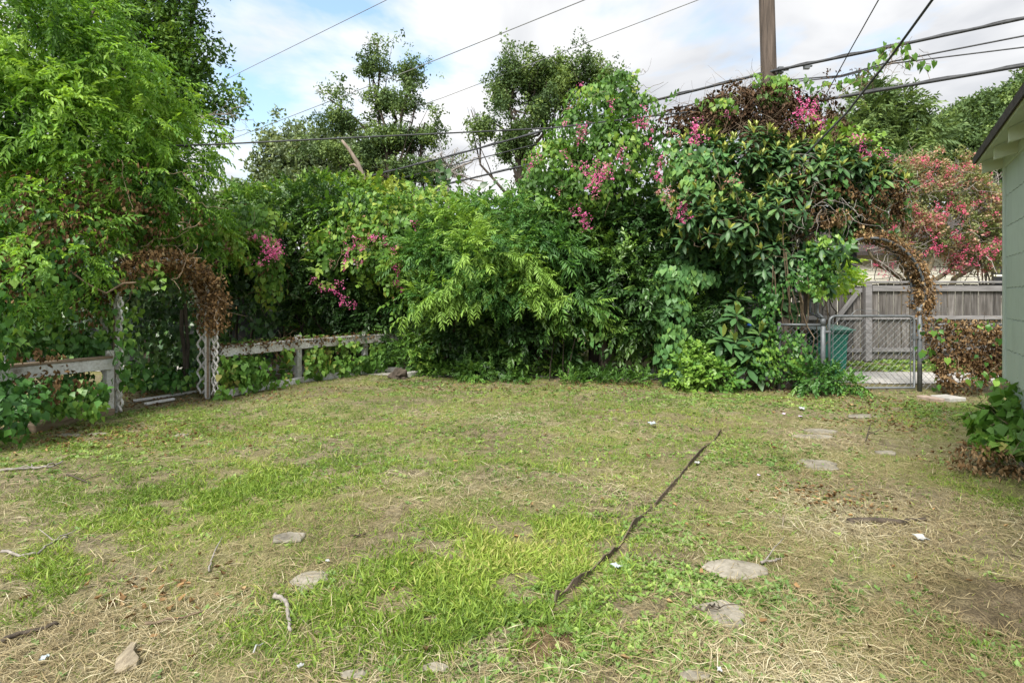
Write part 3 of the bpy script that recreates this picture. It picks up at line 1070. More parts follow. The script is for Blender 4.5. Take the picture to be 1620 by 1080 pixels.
def green_shed():
    Yc = 5.4
    k = 0.2255 * Yc
    dirY = 0.644
    C0 = np.array([k + dirY * Yc, Yc, 0])
    u = unit(np.array([-dirY, -1.0, 0]))              # along the wall towards the camera
    n = np.array([u[1], -u[0], 0])                     # outwards
    if n @ (np.array([0, 0, 0]) - C0) < 0:
        n = -n
    A = np.stack([u, n, UP], axis=1)
    s = empty("green_shed", C0, "pale green shingled shed with dark roof edge at the right side", "shed")
    L = C0
    ztop = EYE + (HY - 262) * Yc / F
    zb = EYE - (600 - HY) * Yc / F + 0.01
    ex = 0.288
    W = 3.6
    # carcass and foundation
    MB().box(C0 + A @ np.array([W / 2 + 0.02, -1.42, (ztop + 0.1) / 2 + 0.1]), (W, 2.8, ztop - 0.1), A).build("wall", M['shedgreen'], s, L)
    MB().box(C0 + A @ np.array([W / 2 + 0.03, -1.46, 0.3]), (W - 0.06, 2.8, 0.8), A).build("foundation", M['concrete'], s, L)
    # shingles with a wavy lower edge
    def shingle():
        m = 16
        w = 0.609
        V = []
        for i in range(m + 1):
            x = w * i / m
            wv = 0.007 * math.sin(i * math.pi * 2 * 4 / m)
            V += [(x, 0.009, wv), (x, 0.009, ex - 0.007 + wv), (x, 0.0, wv), (x, 0.0, ex - 0.007 + wv)]
        T = []
        for i in range(m):
            q = 4 * i
            T += [(q, q + 1, q + 5), (q, q + 5, q + 4), (q, q + 4, q + 6), (q, q + 6, q + 2), (q + 1, q + 3, q + 7), (q + 1, q + 7, q + 5)]
        for q in (0, 4 * m):
            T += [(q, q + 2, q + 3), (q, q + 3, q + 1)]
        return raw_mesh("shingle", np.array(V), np.array(T), M['shedgreen'])
    sm = shingle()
    z = EYE - (551 - HY) * Yc / F - ex
    row = 0
    while z < ztop - 0.05:
        x = 0.015 if row % 2 == 0 else -0.29
        xs = []
        while x < W:
            xs.append(x)
            x += 0.614
        for x in xs:
            x0 = max(x, 0.05)
            cut = (0.612 - (x0 - x)) / 0.612
            m4 = Matrix(A.tolist()).to_4x4()
            m4.translation = Vector(A @ np.array([x0, 0.002, z]))
            m4 = m4 @ Matrix.Diagonal((cut, 1, min(1.0, (ztop - z) / ex), 1))
            link("shingle", sm, s, m4)
        z += ex
        row += 1
    board("corner_trim", s, M['trimgreen'], C0 + A @ np.array([0.01, 0.004, (ztop + zb) / 2 + 0.05]), (0.075, 0.05, ztop - zb + 0.1), rot=A, loc=L)
    # eave: soffit deck, rafter tails and roof edge
    o = 0.22
    slope = 0.42
    def roof_box(name, mat, u0, u1, n0, n1, zoff, th):
        V = []
        for uu in (u0, u1):
            for nn in (n0, n1):
                for t in (0, th):
                    V.append(C0 + A @ np.array([uu, nn, ztop + zoff - slope * nn + t]))
        q = [(0, 1, 3, 2), (4, 6, 7, 5), (0, 4, 5, 1), (2, 3, 7, 6), (0, 2, 6, 4), (1, 5, 7, 3)]
        T = [t for a, b, c, d in q for t in ((a, b, c), (a, c, d))]
        MB().add(np.array(V), T).build(name, mat, s, L)
    roof_box("roof_deck", M['rafterpaint'], -0.06, W, o, -1.6, 0.13, 0.022)
    roof_box("roof_shingles", M['roofdark'], -0.09, W, o + 0.02, -1.62, 0.154, 0.075)
    for uu in np.arange(0.0, W, 0.66):
        b = MB()
        V = []
        for du in (-0.022, 0.022):
            for (nn, zz) in ((-0.05, -0.02), (o - 0.04, 0.02), (o - 0.04, 0.128), (-0.05, 0.128)):
                V.append(C0 + A @ np.array([uu + du, nn, ztop + zz - slope * nn ]))
        q = [(0, 1, 2, 3), (7, 6, 5, 4), (0, 4, 5, 1), (1, 5, 6, 2), (2, 6, 7, 3), (3, 7, 4, 0)]
        T = [t for a, b2, c, d in q for t in ((a, b2, c), (a, c, d))]
        b.add(np.array(V), T).build("rafter_tail", M['rafterpaint'], s, L)
    board("frieze_board", s, M['trimgreen'], C0 + A @ np.array([W / 2, 0.012, ztop + 0.02]), (W - 0.05, 0.024, 0.09), rot=A, loc=L)
    return C0, A


SHED_C, SHED_A = green_shed()

# ================================================================== UTILITY POLE AND LINES
PY = 10.8
PB = np.array([*at(1232, 470, PY)[:2], 0.0])
PT = at(1211, -60, PY)
po = empty("utility_pole", PB, "tall weathered wooden utility pole rising out of the brown dead vine", "utility pole")
MB().tube(wander(PB, PT + (PT - PB) * 0.3, 10, 0.005, 3), np.linspace(0.155, 0.135, 10), 14).build("shaft", M['pole'], po, PB, smooth=True)
for py in (112, 150):
    bb = MB()
    p = at(1234, py, PY - 0.16)
    bb.box(p, (0.09, 0.1, 0.12))
    bb.tube([p + (-0.02, 0.02, 0), p + (0.14, -0.05, 0.0)], 0.018, 6)
    bb.build("bracket", M['galv'], po, PB)
sp = at(1276, 107, 10.45)
lb = MB()
lb.box(sp, (0.10, 0.06, 0.06)).box(sp + (0, 0, 0.06), (0.05, 0.05, 0.07))
lb.tube([sp + (-0.06, 0, 0.02), sp + (0.1, 0, 0.03)], 0.02, 6)
tag(lb.build("cable_clamp", M['galv'], None, sp), "small grey clamp hanging on the thick cable right of the pole", "cable clamp")


def wire(pts, rad, label, mat='rubber', sag=0.0, bundle=False, cat="cable"):
    P = []
    for (a, b) in zip(pts[:-1], pts[1:]):
        A_, B_ = at(*a), at(*b)
        t = np.linspace(0, 1, 15)[:-1] if b is not pts[-1] else np.linspace(0, 1, 15)
        Q = A_ + (B_ - A_) * t[:, None]
        Q[:, 2] -= sag * 4 * t * (1 - t)
        P.append(Q)
    P = np.concatenate(P)
    b = MB()
    b.tube(P, rad, 6)
    if bundle:
        tt = np.arange(len(P))
        b.tube(P + np.stack([0.01 * np.sin(tt * 2.1), 0.01 * np.cos(tt), 0.018 + 0.012 * np.sin(tt * 1.3)], 1), rad * 0.55, 5)
    return tag(b.build("overhead_cable", M[mat], None, tuple(P[0]), smooth=True), label, cat, "overhead cables")


wire([(250, 179, 26), (612, 0, 14.2), (760, -74, 11.8)], 0.009, "thin high line leaving the top of the left tree", 'greywire')
wire([(230, 274, 36), (380, 215, 27), (660, 107, 19), (925, 0, 14.6), (1100, -70, 12.6)], 0.013, "thin line rising left to right just above the tall middle tree", 'greywire')
wire([(400, 262, 36), (560, 203, 27), (700, 155, 22), (1105, 0, 14.8), (1250, -56, 12.8)], 0.011, "faint thin line between the two middle trees to the top edge", 'greywire')
wire([(-260, 246, 6.6), (330, 229, 8.6), (870, 203, 9.95), (1100, 176, 10.3), (1228, 150, 10.65)], 0.0135, "black service cable stretching level from the left edge across the vine column", 'rubber')
wire([(440, 318, 25.0), (540, 290, 21.5), (700, 250, 17.3), (876, 203, 14.4), (1040, 158, 12.4), (1226, 112, 10.62), (1420, 72, 9.5), (1700, 12, 8.3)], 0.026, "thick bundled black cable crossing the pole at the top", 'rubber', bundle=True)
wire([(470, 328, 24.6), (570, 298, 21.0), (830, 233, 15.4), (1040, 181, 12.3), (1226, 128, 10.62)], 0.015, "middle black line sloping down to the left of the pole", 'rubber')
wire([(1232, 128, 10.62), (1330, 120, 9.95), (1410, 98, 9.5), (1620, 57, 8.6), (1750, 34, 8.1)], 0.013, "upper thin cable draped with vine tendrils right of the pole", 'rubber')
wire([(1232, 132, 10.62), (1330, 122, 9.95), (1410, 101, 9.5), (1620, 75, 8.6), (1750, 60, 8.1)], 0.011, "lower thin cable draped with vine tendrils right of the pole", 'rubber')
wire([(560, 328, 22.5), (650, 305, 20), (830, 262, 16), (1100, 205, 12.2), (1226, 172, 10.62), (1310, 157, 10.0), (1620, 104, 8.5), (1760, 78, 7.9)], 0.028, "lowest thick black cable passing under the others right of the pole", 'rubber', bundle=True)
wire([(1298, 166, 10.4), (1345, 80, 9), (1390, 0, 7.6), (1500, -190, 5.6)], 0.009, "thin steep line climbing to the top edge right of the pole", 'rubber')
wire([(1262, 258, 9.2), (1340, 178, 8.4), (1408, 92, 7.5), (1475, 0, 6.6), (1610, -190, 5.2)], 0.016, "steep black cable slanting down in front of the loquat tree", 'rubber')

# ================================================================== WHITE ARBOR AND RAIL FENCE
AL = np.array([-5.07, 7.3, 0])
AR = np.array([-4.48, 8.44, 0])
AU = unit(AR - AL)
AW = np.array([-AU[1], AU[0], 0])                 # to the left and back
arb = empty("garden_arbor", (AL + AR) / 2, "white lattice garden arch draped in brown dead vine", "arbor")
L = (AL + AR) / 2
RA = np.stack([AU, AW, UP], axis=1)
for foot, sgn in ((AL, -1), (AR, 1)):
    board("post", arb, M['whitewood'], foot + AW * 0.06 + (0, 0, 0.72), (0.045, 0.075, 1.46), rot=RA, loc=L)
    board("batten", arb, M['barewood'], foot + AW * 0.01 - AU * 0.03 + (0, 0, 0.66), (0.02, 0.03, 1.30), rot=RA, loc=L)
    zs = np.linspace(0.05, 1.5, 60)
    for (off, ph, amp) in ((-0.11, 0, 0.045), (-0.11, math.pi, 0.045), (-0.03, 0, 0.03), (0.17, 0, 0.04), (0.27, math.pi, 0.04)):
        b = MB()
        P = [foot + AW * (off + amp * math.sin(z * 2 * math.pi / 0.21 + ph)) + AU * (0.008 * math.cos(ph) + sgn * 0.02) + UP * z for z in zs]
        b.tube(P, 0.0155, 5)
        b.build("lattice_strip", M['whitewood'], arb, L, smooth=True)
mid = (AL + AR) / 2
hw = np.linalg.norm(AR - AL) / 2
for off in (0.0, 0.3):
    th = np.linspace(0, math.pi, 25)
    P = [mid + AW * off + AU * (-hw * math.cos(t)) + UP * (1.42 + 0.60 * math.sin(t)) for t in th]
    MB().tube(P, 0.03, 6).build("arch_rib", M['whitewood'], arb, L, smooth=True)
for t in np.linspace(0.12, math.pi - 0.12, 14):
    c = mid + AW * 0.15 + AU * (-hw * math.cos(t)) + UP * (1.43 + 0.62 * math.sin(t))
    MB().tube([c - AW * 0.18, c + AW * 0.18], 0.016, 5).build("arch_slat", M['whitewood'], arb, L)

FPX = [gp(5, 700) * 1.0, AL - AU * 0.12]
rail_pts_l = [np.array([-5.75, 5.7, 0]), AL + (-0.02, -0.12, 0)]
rail_pts_r = [AR + (0.04, 0.12, 0), np.array([-3.76, 10.0, 0]), np.array([-2.9, 11.2, 0]), np.array([-1.92, 11.75, 0])]


def rail_fence(name, pts, label, skip_first, bare=False):
    L = pts[0]
    f = empty(name, L, label, "rail fence")
    for i, p in enumerate(pts):
        if i == 0 and skip_first:
            continue
        hgt = 0.90
        pst = board("post", f, M['whitewood'], p + (0, 0, hgt / 2 - 0.04), (0.09, 0.09, hgt - 0.06), loc=L, rot=RA)
        V = [(-.06, -.06, 0), (.06, -.06, 0), (.06, .06, 0), (-.06, .06, 0), (0, 0, 0.06)]
        b = MB()
        b.add(np.array(V) @ RA.T + p + (0, 0, hgt - 0.06), [(0, 1, 4), (1, 2, 4), (2, 3, 4), (3, 0, 4), (0, 2, 1), (0, 3, 2)])
        b.box(p + (0, 0, hgt - 0.075), (0.115, 0.115, 0.022), RA)
        cap = b.build("post_cap", M['whitewood'], f, L)
        cap.parent = pst
        cap.matrix_parent_inverse = pst.matrix_local.inverted()
    for a, c in zip(pts[:-1], pts[1:]):
        d = c - a
        ln = float(np.linalg.norm(d))
        u = d / ln
        w = np.array([-u[1], u[0], 0])
        A = np.stack([u, w, UP], axis=1)
        board("rail", f, M['whitewood'], (a + c) / 2 - w * 0.065 + (0, 0, 0.665), (ln, 0.035, 0.135), rot=A, loc=L)
        board("rail_top", f, M['barewood'] if bare else M['whitewood'], (a + c) / 2 - w * 0.03 + (0, 0, 0.75), (ln, 0.13, 0.03), rot=A, loc=L)
        board("base_board", f, M['barewood'] if bare else M['whitewood'], (a + c) / 2 - w * 0.1 + (0, 0, 0.05), (ln, 0.05, 0.11), rot=A, loc=L)


rail_fence("rail_fence", rail_pts_r, "white rail fence with capped posts right of the arbor, half hidden in vine", True)
rail_fence("rail_fence", rail_pts_l, "weathered peeling rail fence left of the arbor, buried in ivy", False, bare=True)
# short white block at the arbor's left foot
lt = AL + (-0.02, -0.2, 0)
b = MB()
for z in (0.06, 0.15, 0.24):
    b.box(lt + (0, 0, z), (0.13, 0.13, 0.085))
tag(b.build("post_stub", M['whitewood'], None, tuple(lt)), "short white post stub at the left foot of the arbor", "post")

# landscape timbers and stump along the bed
def timber(a, b2, s, label, mat='barewood'):
    d = b2 - a
    ln = float(np.linalg.norm(d))
    u = d / ln
    w = np.array([-u[1], u[0], 0])
    o = board("landscape_timber", None, M[mat], (a + b2) / 2 + (0, 0, s / 2 - 0.02), (ln, s * 1.3, s), rot=np.stack([u, w, UP], axis=1), bev=0.012, label=label, cat="timber")
    return o


timber(gp(45, 686) * 1, gp(140, 664), 0.13, "pale worn timber edging the bed left of the arbor")
timber(gp(700, 588), gp(620, 600), 0.12, "whitish timber beam lying behind the stump at the fence end", 'whitewood')
for (a_, b2_, lab) in (((212, 637), (312, 622), "upper white painted slat lying on the ground inside the arbor"), ((230, 642), (275, 634), "shorter white slat lying on the ground inside the arbor")):
    A_, B_ = gp(*a_), gp(*b2_)
    d = B_ - A_
    u = unit(d)
    board("fallen_lath", None, M['whitewood'], (A_ + B_) / 2 + (0, 0, 0.03), (float(np.linalg.norm(d)), 0.06, 0.03), rot=np.stack([u, np.array([-u[1], u[0], 0]), UP], axis=1), label=lab, cat="slat")


def lump(name, c, size, mat, label, cat, seed, rough=0.25, n=3, group=None, zoff=0.0):
    bm = bmesh.new()
    bmesh.ops.create_icosphere(bm, subdivisions=n, radius=1)
    V = np.array([v.co[:] for v in bm.verts])
    nz = vnoise(V, 0.6, seed) * rough + vnoise(V, 1.6, seed + 1) * rough * 0.4
    V = V * (1 + nz[:, None]) * np.array(size)
    for v, q in zip(bm.verts, V):
        v.co = q
    me = bpy.data.meshes.new(name)
    bm.to_mesh(me)
    bm.free()
    me.materials.append(M[mat])
    o = link(name, me, None, Matrix.Translation(Vector((c[0], c[1], float(gh(c[0], c[1])) + zoff))))
    return tag(o, label, cat, group)


sc_ = gp(632, 600)
lump("tree_stump", sc_, (0.15, 0.12, 0.12), 'bark', "low dark rotten stump in green weeds at the fence end", "stump", 4, 0.35, zoff=0.05)

# ================================================================== CHAIN LINK GATE, FENCE AND PIPE ARCH
GL = np.array([*gp(1302, 620)[:2], 0.0])
GRp = np.array([*gp(1455, 619)[:2], 0.0])


def chain_mesh(a, b2, z0, z1, pitch=0.072, rad=0.0026):
    """Woven wire between two points: two sets of zigzag wires that cross."""
    d = b2 - a
    ln = float(np.linalg.norm(d))
    u = d / ln
    w = np.array([-u[1], u[0], 0])
    H = z1 - z0
    m = MB()
    for sgn in (1, -1):
        s = -H
        while s < ln:
            lo = max(0.0, s)
            hi = min(ln, s + H)
            if hi - lo > 0.01:
                za, zb_ = (lo - s), (hi - s)
                if sgn < 0:
                    za, zb_ = H - za, H - zb_
                m.tube([a + u * lo + w * 0.004 * sgn + UP * (z0 + za), a + u * hi + w * 0.004 * sgn + UP * (z0 + zb_)], rad, 4)
            s += pitch * 1.414
    return m


gate = empty("chain_link_gate", (GL + GRp) / 2, "grey chain link garden gate with rounded pipe frame", "gate")
L = (GL + GRp) / 2
gu = unit(GRp - GL)
ga = GL + gu * 0.10
gb = GRp - gu * 0.09
zb0, zt0 = 0.06, 1.20
rr = 0.10
P = [ga + UP * zb0, ga + UP * (zt0 - rr)] + [ga + gu * rr * (1 - math.cos(t)) + UP * (zt0 - rr + rr * math.sin(t)) for t in np.linspace(0.2, 1.57, 6)]
P += [gb - gu * rr * (1 - math.cos(t)) + UP * (zt0 - rr + rr * math.sin(t)) for t in np.linspace(1.57, 0.2, 6)] + [gb + UP * (zt0 - rr), gb + UP * zb0, ga + UP * (zb0 + 0.001)]
MB().tube(P, 0.020, 8).build("pipe_frame", M['galv'], gate, L, smooth=True)
chain_mesh(ga, gb, zb0, zt0 - 0.01).build("wire_mesh", M['galv'], gate, L)
wv = MB()
for k in (0.06, float(np.linalg.norm(gb - ga)) - 0.06):
    wv.tube([ga + gu * k + UP * zb0, ga + gu * k + UP * zt0], 0.006, 5)
wv.build("tension_bar", M['galv'], gate, L)
MB().box(gb + gu * 0.04 + UP * 0.86, (0.12, 0.05, 0.04)).tube([gb + UP * 0.83, gb + UP * 0.93], 0.028, 8).build("latch", M['galv'], gate, L)
MB().tube([ga + gu * (0.35 + 0.5 * t) + UP * (1.21 + 0.1 * math.sin(math.pi * t) + 0.03 * math.sin(9 * t)) for t in np.linspace(0, 1, 14)], 0.004, 4).build("loose_wire", M['galv'], gate, L)
for k in (0.35, 0.95):
    MB().tube([ga - gu * 0.08 + UP * k, ga + gu * 0.02 + UP * k], 0.024, 6).build("hinge", M['galv'], gate, L)

for nm, a, z, lab, extra in (("gate_post", GL, 1.15, "grey steel gate post beside the green cart", 0.0), ("gate_post", GRp, 1.32, "grey steel gate post between the gate and the dead vine fence", 0.0)):
    b = MB()
    b.tube([a, a + UP * z], 0.036, 10)
    o = empty(nm, a, lab, "gate post")
    b.build("post_pipe", M['galv'], o, a, smooth=True)
    MB().tube([a + UP * (z - 0.10), a + UP * (z - 0.01), a + UP * (z + 0.02)], [0.041, 0.041, 0.015], 10).build("post_collar", M['galv'], o, a, smooth=True)

# pipe arch over the gate
arch = empty("gate_arch", (GL + GRp) / 2, "bent dark pipe arch over the chain link gate with dead vine", "arch")
gm = (GL + GRp) / 2
ar_r = np.linalg.norm(GRp - GL) / 2 + 0.09
for off, dr in ((0.0, 0.0), (0.25, -0.02)):
    q = np.array([-gu[1], gu[0], 0]) * off
    P = [GL + UP * 1.16 + q * 0.1, GL + UP * 1.20 - gu * 0.03 + q * 0.5, gm - gu * (ar_r + dr) + UP * 1.25 + q]
    P += [gm - gu * (ar_r + dr) * math.cos(t) + UP * (1.52 + (0.92 + dr) * math.sin(t)) + q for t in np.linspace(0, math.pi, 26)]
    P += [gm + gu * (ar_r + dr) + UP * 1.40 + q, GRp + UP * 1.36 + gu * 0.02 + q * 0.5, GRp + UP * 1.30 + q * 0.1]
    MB().tube(P, 0.021, 8).build("arch_pipe", M['darkpipe'], arch, gm, smooth=True)
    ARCH_P = P if off == 0 else ARCH_P
for t in np.linspace(0.15, 2.95, 9):
    c = gm - gu * ar_r * math.cos(t) + UP * (1.52 + 0.91 * math.sin(t))
    MB().tube([c, c + np.array([-gu[1], gu[0], 0]) * 0.25], 0.009, 5).build("arch_tie", M['darkpipe'], arch, gm)

# chain link fence to either side of the gate
for a, b2, lab, ends in ((GL, GL + np.array([-0.62, 0.15, 0]), "chain link fence panel left of the gate behind the loquat trunk", 1), (GRp, np.array([8.6, 9.15, 0]), "chain link fence panel right of the gate under dead vine", 1)):
    f = empty("chain_link_fence", (a + b2) / 2, lab, "chain link fence")
    Lc = (a + b2) / 2
    MB().tube([a + UP * 1.06, b2 + UP * 1.06], 0.02, 8).build("top_rail", M['galv'], f, Lc, smooth=True)
    MB().tube([b2, b2 + UP * 1.1], 0.028, 8).build("post", M['galv'], f, Lc, smooth=True)
    chain_mesh(a, b2, 0.03, 1.05).build("wire_mesh", M['galv'], f, Lc)

# green wheeled cart
def trash_cart():
    c = np.array([*at(1302, 600, 10.15)[:2], 0.0])
    o = empty("trash_cart", c, "dark green wheeled trash cart behind the gate post", "trash cart", rz=R(6))
    rs = [(0.07, 0.46, 0.48), (0.30, 0.50, 0.53), (0.72, 0.56, 0.60), (0.88, 0.60, 0.66)]
    bm = bmesh.new()
    rings = []
    for z, w, d in rs:
        rings.append([bm.verts.new((sx_ * w / 2, sy_ * d / 2, z)) for sx_, sy_ in ((-1, -1), (1, -1), (1, 1), (-1, 1))])
    for r0, r1 in zip(rings[:-1], rings[1:]):
        for k in range(4):
            bm.faces.new((r0[k], r0[(k + 1) % 4], r1[(k + 1) % 4], r1[k]))
    bm.faces.new(rings[0][::-1])
    bm.faces.new(rings[-1])
    vert_e = [e for e in bm.edges if abs(e.verts[0].co.z - e.verts[1].co.z) > 0.05]
    bmesh.ops.bevel(bm, geom=vert_e, offset=0.05, segments=3, affect='EDGES')
    me = bpy.data.meshes.new("body")
    bm.to_mesh(me)
    bm.free()
    me.materials.append(M['cart'])
    link("body", me, o)
    # rim band and lid
    bm = bmesh.new()
    bmesh.ops.create_cube(bm, size=1)
    bmesh.ops.scale(bm, vec=(0.66, 0.72, 0.05), verts=bm.verts)
    bmesh.ops.bevel(bm, geom=list(bm.edges), offset=0.02, segments=2, affect='EDGES')
    me = bpy.data.meshes.new("rim")
    bm.to_mesh(me)
    bm.free()
    me.materials.append(M['cart'])
    link("rim", me, o, Matrix.Translation((0, 0, 0.90)))
    bm = bmesh.new()
    bmesh.ops.create_grid(bm, x_segments=8, y_segments=8, size=0.5)
    for v in bm.verts:
        v.co = Vector((v.co.x * 0.69, v.co.y * 0.75, 0.075 * (1 - (2 * v.co.x) ** 4) * (1 - (2 * v.co.y) ** 4)))
    r = bmesh.ops.extrude_face_region(bm, geom=list(bm.faces))
    for e in r['geom']:
        if isinstance(e, bmesh.types.BMVert):
            e.co.z += 0.02
    bmesh.ops.recalc_face_normals(bm, faces=bm.faces)
    me = bpy.data.meshes.new("lid")
    bm.to_mesh(me)
    bm.free()
    me.materials.append(M['cartlid'])
    link("lid", me, o, Matrix.Translation((0, 0, 0.925)))
    MB().tube([(0.20, 0.40, 0.93), (-0.20, 0.40, 0.93)], 0.018, 8).tube([(0.2, 0.3, 0.9), (0.2, 0.4, 0.93)], 0.016, 6).tube([(-0.2, 0.3, 0.9), (-0.2, 0.4, 0.93)], 0.016, 6).build("handle", M['cart'], o)
    for sx_ in (-1, 1):
        w = MB()
        w.tube([(sx_ * 0.25, 0.26, 0.12), (sx_ * 0.30, 0.26, 0.12)], 0.12, 16)
        w.build("wheel", M['rubber'], o)
        g = MB()
        g.box((sx_ * 0.286, 0.06, 0.60), (0.035, 0.30, 0.14))
        g.build("grip_recess", M['cart'], o)
    # worn stamped lettering, not legible in the photograph
    lt = MB()
    rg = rgn(3)
    x = -0.2
    while x < 0.2:
        w = 0.028
        for dx in (0, w * 0.8):
            if rg.random() < 0.8:
                lt.box((x + dx, -0.279, 0.70), (0.008, 0.012, 0.055))
        for dz in (-0.024, 0, 0.024):
            if rg.random() < 0.55:
                lt.box((x + w * 0.4, -0.2795, 0.70 + dz), (w * 0.7, 0.012, 0.009))
        x += 0.043
    lt.build("worn_lettering", M['stamp'], o)


trash_cart()

# ================================================================== BACKGROUND TREES
def bg_tree(name, base, lobes, mat, n, size, label, seed, kind='tuft', bark='bark', r0=0.18, top=None, gap=-0.35, gapf=0.9, inner=0.35, tint=(0.45, 0.25), twigs=4, out=0.7, up=0.25, lump_=0.28, cat="tree", group=None, bend=0.12, **kw):
    rg = rgn(seed)
    o = empty(name, base, label, cat, group)
    limbs(o, base, base, lobes, M[bark], r0, rg, top, twigs=twigs, bend=bend)
    f = Foliage()
    lay(f, kind, lobes, n, size, rg, out=out, up=up, inner=inner, gap=gap, gapf=gapf, lump=lump_, seed=seed, tint=tint, **kw)
    f.build("crown", M[mat], o, base)
    return o


Yt = 22.0
lob = [E(597, 84, Yt, 28, 26), E(582, 122, Yt, 18, 20), E(645, 120, Yt, 24, 26), E(608, 160, Yt, 28, 22), E(658, 178, Yt, 36, 24), E(628, 215, Yt, 40, 28), E(518, 165, Yt, 28, 18), E(548, 194, Yt, 36, 22), E(590, 238, Yt, 42, 26), E(655, 250, Yt, 50, 30), E(520, 245, Yt, 36, 26), E(690, 280, Yt, 40, 26), E(625, 290, Yt, 60, 36), E(560, 290, Yt, 40, 30), E(672, 205, Yt, 24, 20)]
b0 = np.array([*at(622, 470, Yt)[:2], 0])
bg_tree("tall_tree", b0, lob, 'oak', 3000, 0.36, "tall dark green tree standing alone in the middle of the sky", 21, top=at(622, 250, Yt), r0=0.22, scat=0.16, gap=0.12, gapf=0.7, bend=0.2, tint=(0.45, 0.35), up=0.0, jit=0.8, lump_=0.5, inner=0.2)
# pale leaning broken trunk before it
bb_ = np.array([*at(585, 470, 20.0)[:2], 0])
o = empty("broken_tree", bb_, "pale broken leaning trunk in front of the tall middle tree", "tree trunk")
P = [bb_, at(583, 330, 20), at(577, 285, 20), at(566, 258, 20), at(552, 236, 20), at(541, 222, 20)]
MB().tube(P, [0.12, 0.105, 0.09, 0.075, 0.06, 0.04], 8).tube([at(570, 268, 20), at(560, 260, 20), at(553, 262, 20)], [0.06, 0.045, 0.03], 6).build("trunk", M['palebark'], o, bb_, smooth=True)
# grey-green tree behind to the left
lob = [E(450, 240, 26, 34, 40), E(480, 265, 26, 44, 44), E(520, 255, 26, 40, 50), E(440, 285, 26, 34, 30), E(560, 265, 26, 44, 50), E(590, 300, 26, 50, 40), E(500, 310, 26, 70, 40)]
bg_tree("grey_tree", np.array([*at(510, 470, 26)[:2], 0]), lob, 'grey', 1700, 0.7, "hazy grey green tree behind and left of the tall middle tree", 22, gap=-0.3, tint=(0.5, 0.25))
lob = [E(372, 330, 22, 26, 24), E(395, 345, 22, 26, 24), E(350, 350, 22, 26, 30)]
bg_tree("grey_tree", np.array([*at(378, 470, 22)[:2], 0]), lob, 'grey', 420, 0.7, "small grey green treetop in the dip left of the hedge", 23, gap=-0.1, tint=(0.45, 0.25))
# right middle tree with open branching
lob = [E(820, 118, 20, 36, 26), E(800, 150, 20, 26, 24), E(845, 140, 20, 34, 30), E(870, 125, 20, 22, 24), E(815, 190, 20, 34, 28), E(812, 232, 20, 26, 24), E(855, 165, 20, 26, 22), E(745, 180, 20, 16, 12), E(920, 100, 20, 24, 22), E(900, 125, 20, 26, 20), E(950, 125, 20, 22, 16), E(885, 165, 20, 34, 28), E(830, 270, 20, 34, 26), E(765, 205, 20, 18, 12)]
bg_tree("open_tree", np.array([*at(835, 470, 20)[:2], 0]), lob, 'oak', 2700, 0.34, "tall open tree left of the pink flowered vine column", 24, top=at(820, 215, 20), r0=0.16, scat=0.16, gap=0.2, gapf=0.8, twigs=6, tint=(0.48, 0.35), bend=0.2, up=0.0, jit=0.8, lump_=0.5, inner=0.2)
# bare dead branches
rg = rgn(25)
bb_ = np.array([*at(715, 470, 19)[:2], 0])
o = empty("dead_tree", bb_, "bare dead branches between the two tall middle trees", "tree")
limb_pts = []
b = MB()
P0 = wander(bb_, at(708, 275, 19), 8, 0.06, 5)
b.tube(P0, np.linspace(0.12, 0.07, 8), 6)
for (px, py) in ((690, 268), (735, 262), (762, 250), (748, 296), (720, 235), (700, 240), (770, 290)):
    Q = wander(P0[-2 + int(rg.integers(0, 2))], at(px, py, 19 + rg.normal() * 0.4), 6, 0.10, int(rg.integers(1e6)))
    b.tube(Q, np.linspace(0.045, 0.014, 6), 4)
    limb_pts += list(Q[2:])
b.build("limb", M['greytwig'], o, bb_, smooth=True)
twig_mesh(rg, limb_pts, 70, 0.9, 0.010).build("twig", M['greytwig'], o, bb_, kind="stuff")
# right side trees
lob = [E(1385, 165, 21, 32, 26), E(1420, 180, 21, 34, 26), E(1360, 200, 21, 34, 26), E(1440, 215, 21, 44, 30), E(1395, 225, 21, 50, 30), E(1400, 150, 21, 14, 12), E(1350, 235, 21, 40, 30), E(1380, 270, 21, 60, 40)]
bg_tree("feathery_tree", np.array([*at(1400, 470, 21)[:2], 0]), lob, 'oak', 1600, 0.58, "feathery green tree behind the loquat tree at the right", 26, kind='pinnate_far', gap=-0.3, tint=(0.6, 0.3), up=0.5)
lob = [E(1500, 215, 27, 44, 30), E(1540, 190, 27, 44, 30), E(1580, 175, 27, 46, 30), E(1530, 235, 27, 64, 34), E(1600, 215, 27, 60, 40), E(1650, 170, 27, 60, 50), E(1480, 235, 27, 34, 24), E(1625, 150, 27, 30, 24), E(1570, 270, 27, 90, 40)]
bg_tree("oak_tree", np.array([*at(1590, 470, 27)[:2], 0]), lob, 'oak', 4000, 0.54, "broad dark oak crown above the shed roof at the right", 27, gap=-0.55, tint=(0.4, 0.3), inner=0.5, r0=0.3)
